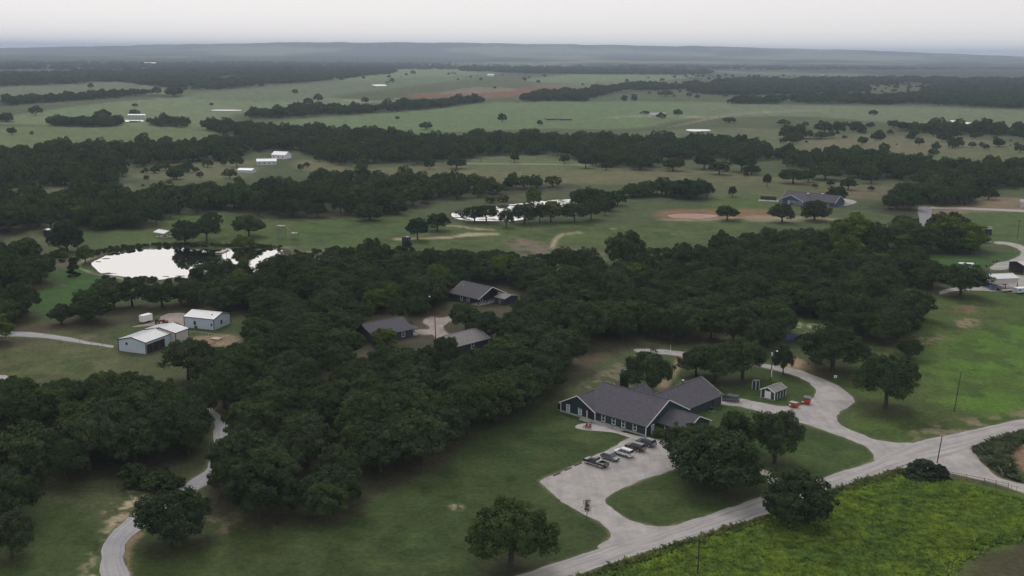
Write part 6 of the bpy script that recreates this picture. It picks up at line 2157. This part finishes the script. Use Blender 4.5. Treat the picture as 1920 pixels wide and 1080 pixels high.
# ------------------------------------------------------------------ pond side structures
dk = thing('dock', 'pale narrow dock reaching into the pond', 'dock', place_px(429, 467), 0)
A = at(429, 466) - at(429, 467)
B_ = at(412, 474.5) - at(429, 467)
vd = Vector((B_[0], B_[1], 0))
L_ = vd.length
dk.rotation_euler = (0, 0, math.atan2(vd.y, vd.x))
for k in range(int(L_ / 0.5)):
    MB().box(k * 0.5, k * 0.5 + 0.47, -0.8, 0.8, 0.22, 0.30).obj('plank', M['wood_pale'], dk)
for x in (0.2, L_ * 0.5, L_ - 0.4):
    for sy in (-0.7, 0.7):
        MB().tube([(x, sy, -1.2), (x, sy, 0.22)], 0.09, 6).obj('post', M['wood'], dk)
MB().box(L_ - 1.6, L_ + 0.4, -2.2, 0.8, 0.21, 0.29).obj('platform', M['wood_pale'], dk)
ms = thing('pond_mast', 'tall thin mast on the pond bank beside the dock', 'mast', place_px(424, 466), 0)
MB().tube([(0, 0, -0.3), (0, 0, 5.6)], [0.09, 0.05], 6).obj('shaft', M['wood_dark'], ms)
MB().box(-0.25, 0.25, -0.25, 0.25, 0, 0.15).obj('base', M['concrete'], ms)

ps = thing('picnic_shelter', 'open picnic shelter with pale metal roof near the pond', 'shelter', place_px(308, 444), R(-35))
roof_gable(ps, -3.8, 3.8, -3.0, 3.0, 2.4, 3.3, 'x', M['metal_roof'], over=0.3, th=0.1)
for sx in (-3.5, 0, 3.5):
    for sy in (-2.7, 2.7):
        MB().box(sx - .08, sx + .08, sy - .08, sy + .08, 0, 2.42).obj('post', M['wood'], ps)
MB().box(-3.7, 3.7, -2.9, 2.9, 0, 0.1).obj('floor', M['concrete'], ps)
pt = thing('picnic_table', 'wooden picnic table under the shelter roof', 'picnic table', place_px(309, 444, 0.1), R(-35))
MB().box(-.9, .9, -.38, .38, .72, .77).obj('table_top', M['red'], pt)
for sy in (-.75, .75):
    MB().box(-.9, .9, sy - .14, sy + .14, .42, .47).obj('bench', M['red'], pt)
for sx in (-.6, .6):
    MB().beam((sx, -.7, 0), (sx, .35, .72), .08, .08).obj('leg', M['wood'], pt)
    MB().beam((sx, .7, 0), (sx, -.35, .72), .08, .08).obj('leg', M['wood'], pt)

pb = thing('field_booth', 'dark blue booth with pale lid roof in the meadow at the left', 'booth', place_px(89, 443.5), R(-15))
MB().box(-1.2, 1.2, -1.2, 1.2, 0, 3.3).obj('wall', mat('navy_panel', (0.02, 0.025, 0.06), rough=0.5), pb)
MB().prism([(-1.35, 3.3), (0, 3.75), (1.35, 3.3), (1.35, 3.4), (0, 3.87), (-1.35, 3.4)], -1.35, 1.35, 'y').obj('roof', M['metal_roof'], pb)
MB().box(-0.6, 0.6, -1.24, -1.19, 0.2, 2.7).obj('door', M['dark'], pb)

# zip line tower with stair and lower platform
zt = thing('zip_tower', 'tall weathered timber tower with a stair down to a lower platform in the meadow', 'tower', place_px(528, 447), R(-15))
for (x, y) in ((-1.5, -1.3), (1.5, -1.3), (1.5, 1.3), (-1.5, 1.3)):
    MB().tube([(x, y, -.2), (x, y, 9.0)], 0.14, 6).obj('leg', M['wood'], zt)
for z in (2.5, 5.0):
    for (a, b_) in (((-1.5, -1.3, z), (1.5, -1.3, z)), ((-1.5, 1.3, z), (1.5, 1.3, z)), ((-1.5, -1.3, z - 2.2), (1.5, -1.3, z))):
        MB().tube([a, b_], 0.06, 5).obj('brace', M['wood'], zt)
MB().box(-1.8, 1.8, -1.6, 1.6, 6.2, 6.4).obj('platform', M['wood_pale'], zt)
for z in (6.9, 7.4):
    for (a, b_) in (((-1.7, -1.5, z), (1.7, -1.5, z)), ((-1.7, 1.5, z), (1.7, 1.5, z)), ((-1.7, -1.5, z), (-1.7, 1.5, z))):
        MB().tube([a, b_], 0.05, 5).obj('rail', M['wood'], zt)
for sy in (-.6, .6):
    MB().beam((1.7, sy, 6.3), (5.6, sy, 3.2), .1, .25).obj('stair_stringer', M['wood'], zt)
for k in range(9):
    t_ = k / 9
    MB().box(1.9 + 3.9 * t_ - .15, 1.9 + 3.9 * t_ + .15, -.6, .6, 6.15 - 3.1 * t_, 6.22 - 3.1 * t_).obj('tread', M['wood_pale'], zt)
MB().box(5.2, 8.2, -1.4, 1.4, 3.0, 3.18).obj('lower_platform', M['wood_pale'], zt)
for (x, y) in ((5.4, -1.2), (8.0, -1.2), (8.0, 1.2), (5.4, 1.2)):
    MB().tube([(x, y, -.2), (x, y, 4.3)], 0.12, 6).obj('leg', M['wood'], zt)
for (a, b_) in (((5.4, -1.2, 4.2), (8.0, -1.2, 4.2)), ((8.0, -1.2, 4.2), (8.0, 1.2, 4.2)), ((5.4, -1.2, 0.2), (8.0, -1.2, 2.9)), ((8.0, -1.2, 0.2), (5.4, -1.2, 2.9))):
    MB().tube([a, b_], 0.06, 5).obj('brace', M['wood'], zt)

ct = thing('climbing_tower', 'dark square climbing tower beside the oak on the meadow track', 'tower', place_px(762, 462), R(-15))
MB().box(-1.6, 1.6, -1.6, 1.6, 0, 4.4).obj('wall', mat('dark_slate_panel', (0.035, 0.042, 0.052), rough=0.7, var=.2), ct)
MB().box(-1.75, 1.75, -1.75, 1.75, 4.4, 4.6).obj('roof', M['concrete_d'], ct)
MB().box(0.3, 1.2, -0.6, 0.4, 4.6, 4.75).obj('hatch', M['metal_roof'], ct)
MB().box(-0.6, 0.6, -1.66, -1.6, 0.1, 2.2).obj('door', M['dark'], ct)

bb = thing('picnic_bench', 'wooden bench frame on the grass below the pond path', 'bench', place_px(120, 540), R(10))
MB().box(-1.2, 1.2, -.3, .3, .75, .82).obj('seat', M['wood'], bb)
for sx in (-1.0, 1.0):
    MB().beam((sx, -.6, 0), (sx, 0, 1.8), .1, .1).obj('leg', M['wood'], bb)
    MB().beam((sx, .6, 0), (sx, 0, 1.8), .1, .1).obj('leg', M['wood'], bb)
MB().tube([(-1.1, 0, 1.8), (1.1, 0, 1.8)], .07, 6).obj('crossbar', M['wood'], bb)
MB().beam((-1.2, 0, .4), (-3.6, 0, .1), .3, .08).obj('slide', M['wood'], bb)

# ------------------------------------------------------------------ blue house and pergola
bh = thing('blue_house', 'blue house with grey roof, white trim and a front gable on the far slope', 'house', (174.6, 641.3, 0), R(-43))
wall_gable(bh, -16.2, 0, 0, 13, 2.6, 5.9, 'y', M['blue_side'])
wall_gable(bh, -19.5, 15.5, 9.5, 22, 2.6, 6.1, 'x', M['blue_side'])
roof_gable(bh, -16.2, 0, 0, 15, 2.62, 6.0, 'y', M['shingle'], trim=T, over=.5, ends=(True, False))
roof_gable(bh, -19.5, 15.5, 9.5, 22, 2.62, 6.2, 'x', M['shingle'], trim=T, over=.5)
for x in (-14.8, -5.3, -3.0, -1.0):
    window(bh, (x, 0, .5), X, NY, 1.1, 1.9)
window(bh, (-7.4, 0, 1.6), X, NY, 2.0, .8, mull=False)
window(bh, (-9.6, 0, .4), X, NY, .9, 2.0, name='door', pane=M['glass_l'], mull=False)
window(bh, (6.0, 9.5, .7), X, NY, 1.2, 1.5)
window(bh, (11.0, 9.5, .7), X, NY, 1.2, 1.5)
for (x, y, z) in ((-4, 13.0, 6.3), (3.0, 17.4, 6.3)):
    MB().prism([(-1.2, 0), (1.2, 0), (1.2, .12), (-1.2, .12)], -.5, .5, 'x').obj('skylight', M['white'], bh, loc=(x, y, z - .12))
pg = thing('pergola', 'dark pergola with pale roof beams left of the blue house', 'pergola', place_px(1440, 376), R(-20))
for sx in (-4.5, 0, 4.5):
    for sy in (-2, 2):
        MB().box(sx - .12, sx + .12, sy - .12, sy + .12, 0, 3.0).obj('post', M['wood_dark'], pg)
for k in range(8):
    x = -4.5 + k * 1.28
    MB().box(x - .08, x + .08, -2.5, 2.5, 3.1, 3.28).obj('rafter', M['wood_pale'], pg)
for sy in (-2, 2):
    MB().box(-4.8, 4.8, sy - .1, sy + .1, 2.95, 3.12).obj('beam', M['wood_dark'], pg)
MB().box(-4.6, 4.6, 1.9, 2.0, 0, 2.2).obj('screen_wall', M['wood_dark'], pg)
MB().box(-5.5, 9.0, -4.0, 2.6, 0, .15).obj('patio', M['concrete'], pg)

# ------------------------------------------------------------------ sheds and vehicles at the right edge
P = at(1851, 541)
os_ = thing('open_shed', 'open sided metal shed with pale roof and tan side wall at the right', 'shed', (P[0], P[1], 0), R(12))
roof_gable(os_, 0, 10.8, -3.6, 4.5, 4.6, 5.6, 'x', M['metal_roof'], over=.25, th=.12)
MB().box(0, 10.8, -3.65, -3.55, 2.5, 4.6).obj('side_wall', M['metal_tan'], os_)
MB().prism([(-3.5, 2.6), (4.4, 2.6), (4.4, 4.6), (0.45, 5.5), (-3.5, 4.6)], -0.05, 0.05, 'x').obj('end_wall', M['metal_tan'], os_)
MB().box(0, 7.5, 4.3, 4.4, 0, 4.6).obj('rear_wall', M['concrete_d'], os_)
for sx in (0.15, 5.4, 10.65):
    for sy in (-3.45, 4.35):
        MB().box(sx - .12, sx + .12, sy - .12, sy + .12, 0, 4.55).obj('post', M['rust'], os_)
P = at(1924, 512)
s2 = thing('open_shed', 'second open shed with weathered roof at the right picture edge', 'shed', (P[0], P[1], 0), R(12))
roof_gable(s2, -5, 14, -5, 5, 4.2, 5.2, 'x', M['metal_tan'], over=.25, th=.12)
for sx in (-4.8, 1.5, 7.8, 13.8):
    for sy in (-4.8, 4.8):
        MB().box(sx - .14, sx + .14, sy - .14, sy + .14, 0, 4.2).obj('post', M['wood'], s2)
MB().box(-4.8, 13.8, 4.6, 4.7, 0, 4.2).obj('rear_wall', M['concrete_d'], s2)
tk = thing('water_tank', 'grey cylindrical tank under the open metal shed', 'tank', place_px(1868, 535, .03), 0)
MB().tube([(0, 0, 0), (0, 0, 2.2)], 1.0, 14).obj('drum', M['metal_wall'], tk)
MB().tube([(0, 0, 2.2), (0, 0, 2.35)], .3, 10).obj('lid', M['black'], tk)
wp_ = thing('timber_stack', 'stack of brown timber under the open metal shed', 'timber stack', place_px(1879, 532, .03), R(12))
for k in range(4):
    for j_ in range(3 - (k > 2)):
        MB().box(-1.8, 1.8, -.9 + j_ * .6, -.36 + j_ * .6, k * .42, k * .42 + .4).obj('plank', M['wood'], wp_)
bx = thing('crate', 'bright blue crate standing beside the tree in front of the shed', 'crate', place_px(1859, 543, .03), R(5))
MB().box(-.7, .7, -.6, .6, 0, 1.7).obj('box', M['blue'], bx, bevel=.04)
MB().box(-.75, .75, -.65, .65, 1.7, 1.8).obj('lid', M['blue'], bx)
cg = thing('box_trailer', 'white box trailer roof on the grass behind the trees at the right', 'trailer', place_px(1811, 507), R(-8))
MB().box(-3.0, 3.0, -1.2, 1.2, .6, 3.2).obj('body', M['white'], cg, bevel=.06)
MB().beam((-3.0, 0, .65), (-4.3, 0, .55), .12, .1).obj('hitch', BK, cg)
for sx in (-.5, .5):
    for sy in (-1, 1):
        MB().tube([(sx, sy * 1.05, .38), (sx, sy * 1.25, .38)], .38, 12).obj('wheel', M['tyre'], cg)
fl = thing('flatbed_trailer', 'pale flatbed trailer in front of the open metal shed', 'trailer', place_px(1888, 547, .03), R(15))
MB().box(-2.4, 2.4, -1.0, 1.0, .65, .78).obj('bed', M['wood_pale'], fl)
MB().beam((-2.4, 0, .65), (-3.7, 0, .55), .12, .1).obj('hitch', BK, fl)
for sx in (.2, 1.0):
    for sy in (-1, 1):
        MB().tube([(sx, sy * .95, .36), (sx, sy * 1.15, .36)], .36, 12).obj('wheel', M['tyre'], fl)
wv = thing('camper_trailer', 'pale blue and white camper trailer at the right edge of the yard', 'trailer', place_px(1915, 550, .03), R(12))
MB().box(-2.6, 3.6, -1.15, 1.15, .55, 2.1).obj('body', M['metal_wall'], wv, bevel=.08)
MB().box(-2.7, 3.7, -1.2, 1.2, 2.1, 2.35).obj('roof', M['white'], wv, bevel=.06)
for sx in (-.2, .7):
    for sy in (-1, 1):
        MB().tube([(sx, sy * 1.0, .36), (sx, sy * 1.2, .36)], .36, 12).obj('wheel', M['tyre'], wv)
for x in (-1.6, 1.8):
    MB().box(x - .4, x + .4, -1.19, -1.14, 1.3, 1.85).obj('window', M['glass'], wv)
mw = thing('ride_mower', 'small dark ride-on mower between the crate and the flatbed trailer', 'mower', place_px(1873, 545, .03), R(20))
MB().box(-.5, .9, -.4, .4, .35, .8).obj('hood', M['concrete_d'], mw, bevel=.05)
MB().box(-.9, -.4, -.3, .3, .6, 1.1).obj('seat', BK, mw, bevel=.04)
for sx in (-.6, .7):
    for sy in (-1, 1):
        MB().tube([(sx, sy * .4, .28), (sx, sy * .6, .28)], .28, 10).obj('wheel', M['tyre'], mw)
for (px_, py_, lb, sc_) in ((1855, 500, 'rusty implement at the edge of the loop road', 1.0), (1868, 492, 'rusty implement on the grass above the first one', .9)):
    im = thing('farm_implement', lb, 'farm implement', place_px(px_, py_), R(30))
    MB().beam((-2.2 * sc_, 0, .8), (2.2 * sc_, 0, .8), .15, .15).obj('toolbar', M['rust'], im)
    for k in range(5):
        x = (-1.8 + .9 * k) * sc_
        MB().tube([(x, 0, .8), (x, -.5, .5), (x, -.35, 0)], .06, 5).obj('tine', M['rust'], im)
    for sx in (-1.2, 1.2):
        MB().tube([(sx, .5, .45), (sx, .7, .45)], .45, 10).obj('wheel', M['tyre'], im)
db = thing('hunting_blind', 'dark square booth with brown roof on the grass above the loop road', 'booth', place_px(1852, 440), R(-10))
MB().box(-1.4, 1.4, -1.4, 1.4, 0, 3.0).obj('wall', M['dark'], db)
MB().prism([(-1.9, 3.0), (1.9, 3.9), (1.9, 4.05), (-1.9, 3.15)], -1.9, 1.9, 'x').obj('roof', M['wood'], db)
MB().box(-.5, .5, -1.44, -1.39, .1, 2.1).obj('door', M['concrete_d'], db)
gc = thing('utility_cart', 'white and dark utility cart parked where the loop road begins', 'cart', place_px(1851, 456), R(10))
MB().box(-1.4, 1.4, -.7, .7, .4, .95).obj('body', M['white'], gc, bevel=.06)
MB().box(-.7, .6, -.68, .68, 1.75, 1.83).obj('canopy', M['black'], gc)
for sx in (-.6, .5):
    for sy in (-.6, .6):
        MB().tube([(sx, sy, .9), (sx, sy, 1.78)], .04, 5).obj('canopy_post', BK, gc)
for sx in (-.9, .9):
    for sy in (-1, 1):
        MB().tube([(sx, sy * .6, .28), (sx, sy * .78, .28)], .28, 10).obj('wheel', M['tyre'], gc)
P = at(1922, 388)
s4 = thing('field_shed', 'grey shed cut by the right picture edge beside the farm track', 'shed', (P[0], P[1], 0), R(-20))
wall_gable(s4, -3, 8, -3.5, 3.5, 3.2, 4.4, 'x', M['metal_tan'])
roof_gable(s4, -3, 8, -3.5, 3.5, 3.25, 4.5, 'x', M['concrete'], over=.3, th=.12)
MB().box(-3.05, -2.98, -1.2, 1.2, 0, 2.6).obj('door', M['dark'], s4)

# playground hut and blue panels in the glade
hu = thing('play_hut', 'small hut with brown gable roof in the glade behind the driveway', 'hut', place_px(1508, 642), R(-35))
wall_gable(hu, -2.2, 2.2, -2.0, 2.0, 1.9, 3.2, 'y', M['siding'])
roof_gable(hu, -2.2, 2.2, -2.0, 2.0, 1.95, 3.3, 'y', mat('brown_roof', (0.17, 0.11, 0.10), var=.2), over=.35, th=.1)
MB().box(-.5, .5, -2.05, -1.98, 0, 1.7).obj('door', M['dark'], hu)
pn = thing('blue_screen', 'blue panelled screen beside the brown roofed hut', 'screen', place_px(1488, 640), R(-4))
for k in range(4):
    MB().box(-2.4 + k * 1.2, -1.25 + k * 1.2, -.04, .04, .3, 2.4).obj('panel', mat('dull_blue_panel', (0.10, 0.13, 0.30), rough=.6), pn)
for k in range(5):
    MB().box(-2.46 + k * 1.2, -2.39 + k * 1.2, -.06, .06, 0, 2.5).obj('post', M['siding_b'], pn)

# ------------------------------------------------------------------ far buildings
def far_house(name, px_, py_, lab, L_, W_, ze, zr, yaw, wm_, rm_, win=0):
    P = at(px_, py_)
    h = thing(name, lab, 'house' if 'house' in name else ('barn' if 'barn' in name else 'building'), (P[0], P[1], 0), R(yaw))
    wall_gable(h, -L_ / 2, L_ / 2, -W_ / 2, W_ / 2, ze, zr - .05, 'x', wm_)
    roof_gable(h, -L_ / 2, L_ / 2, -W_ / 2, W_ / 2, ze + .04, zr, 'x', rm_, over=.4, th=.15)
    for k in range(win):
        window(h, (-L_ / 2 + (k + .5) * L_ / win, -W_ / 2, .9), X, NY, 1.1, 1.4)
    return h


far_house('far_house', 528, 297, 'white house with bright roof deep in the left mid wood', 13, 10, 3.4, 5.8, -20, M['white'], M['metal_roof'], 3)
far_house('far_house', 500, 309, 'long pale blue house half hidden below the bright roofed one', 15, 7.5, 3.2, 4.8, 14, M['metal_wall'], M['metal_roof'], 4)
far_house('far_barn', 463, 324, 'low white roofed outbuilding at the wood edge left of the pale blue house', 11, 8, 2.3, 3.4, -10, M['metal_wall'], M['metal_roof'], 0)
far_house('far_house', 257, 220, 'long white and blue trailer house by the far left pond', 22, 6, 3.2, 4.2, 2, M['metal_wall'], M['white'], 5)
far_house('far_house', 1232, 220, 'pale grey farmhouse beside trees in the long green field', 22, 14, 3.5, 6.5, 10, M['metal_tan'], M['concrete'], 3)
far_house('far_barn', 1170, 137, 'tiny white barn on the far ridge field', 36, 20, 6, 9, 0, M['white'], M['white'], 0)
far_house('far_barn', 920, 143, 'small pale barn among trees at the top of the hill field', 22, 14, 5, 8, 0, M['white'], M['metal_roof'], 0)
far_house('far_barn', 605, 126, 'tiny white building above the far left forest', 40, 22, 6, 10, 0, M['white'], M['white'], 0)
far_house('far_barn', 1674, 151, 'tiny white barn in the hazy woods at the right', 30, 18, 6, 9, 0, M['white'], M['white'], 0)
far_house('far_barn', 1542, 146, 'tiny pale tower-like building in the hazy woods', 14, 12, 9, 12, 0, M['metal_tan'], M['concrete'], 0)
for (x, y, lb) in ((282, 121, 'white speck of a building on the far left plain'), (1525, 115, 'white speck of a building on the far right plain'), (1128, 96.8 + 8, 'white speck of a building near the horizon'), (1630, 114.5, 'right one of the white specks on the far right plain'), (590, 101 + 2, 'white speck of a building below the left horizon')):
    far_house('far_barn', x, y, lb, 60, 30, 7, 12, 0, M['white'], M['white'], 0)
st = thing('storage_tanks', 'row of pale storage tanks in the field left of the red soil', 'tanks', place_px(748, 191), 0)
for k in range(3):
    MB().tube([(k * 5.0 - 5, 0, 0), (k * 5.0 - 5, 0, 6)], 2.2, 14).obj('tank', M['metal_tan'], st)
for k, (x0, y0, x1, y1) in enumerate(((1022, 225.5, 1042, 222.5), (1046, 226, 1071, 223))):
    P = at((x0 + x1) / 2, (y0 + y1) / 2)
    fr = thing('field_platform', ('left', 'right')[k] + ' one of the two dark flat structures in the green field', 'structure', (P[0], P[1], 0), R(5))
    wd = abs(x1 - x0) * mpp(x0, y0)
    MB().box(-wd / 2, wd / 2, -14, 14, 1.2, 1.6).obj('deck', M['concrete_d'], fr)
    for sx in (-1, 1):
        for sy in (-12, 12):
            MB().box(sx * wd * .45 - .3, sx * wd * .45 + .3, sy - .3, sy + .3, 0, 1.2).obj('post', M['wood'], fr)

# ------------------------------------------------------------------ haze
hz = MB().box(-39000, 39000, -39000, 39000, -3.0, 200.0)
hm = bpy.data.materials.new('haze')
hm.use_nodes = True
n = hm.node_tree
n.nodes.clear()
o = n.nodes.new('ShaderNodeOutputMaterial')
pv = n.nodes.new('ShaderNodeVolumePrincipled')
pv.inputs['Color'].default_value = (0.66, 0.79, 1.0, 1)
pv.inputs['Density'].default_value = 7.0e-5
pv.inputs['Anisotropy'].default_value = 0.0
n.links.new(pv.outputs[0], o.inputs['Volume'])
hz.obj('haze', hm, kind='stuff')
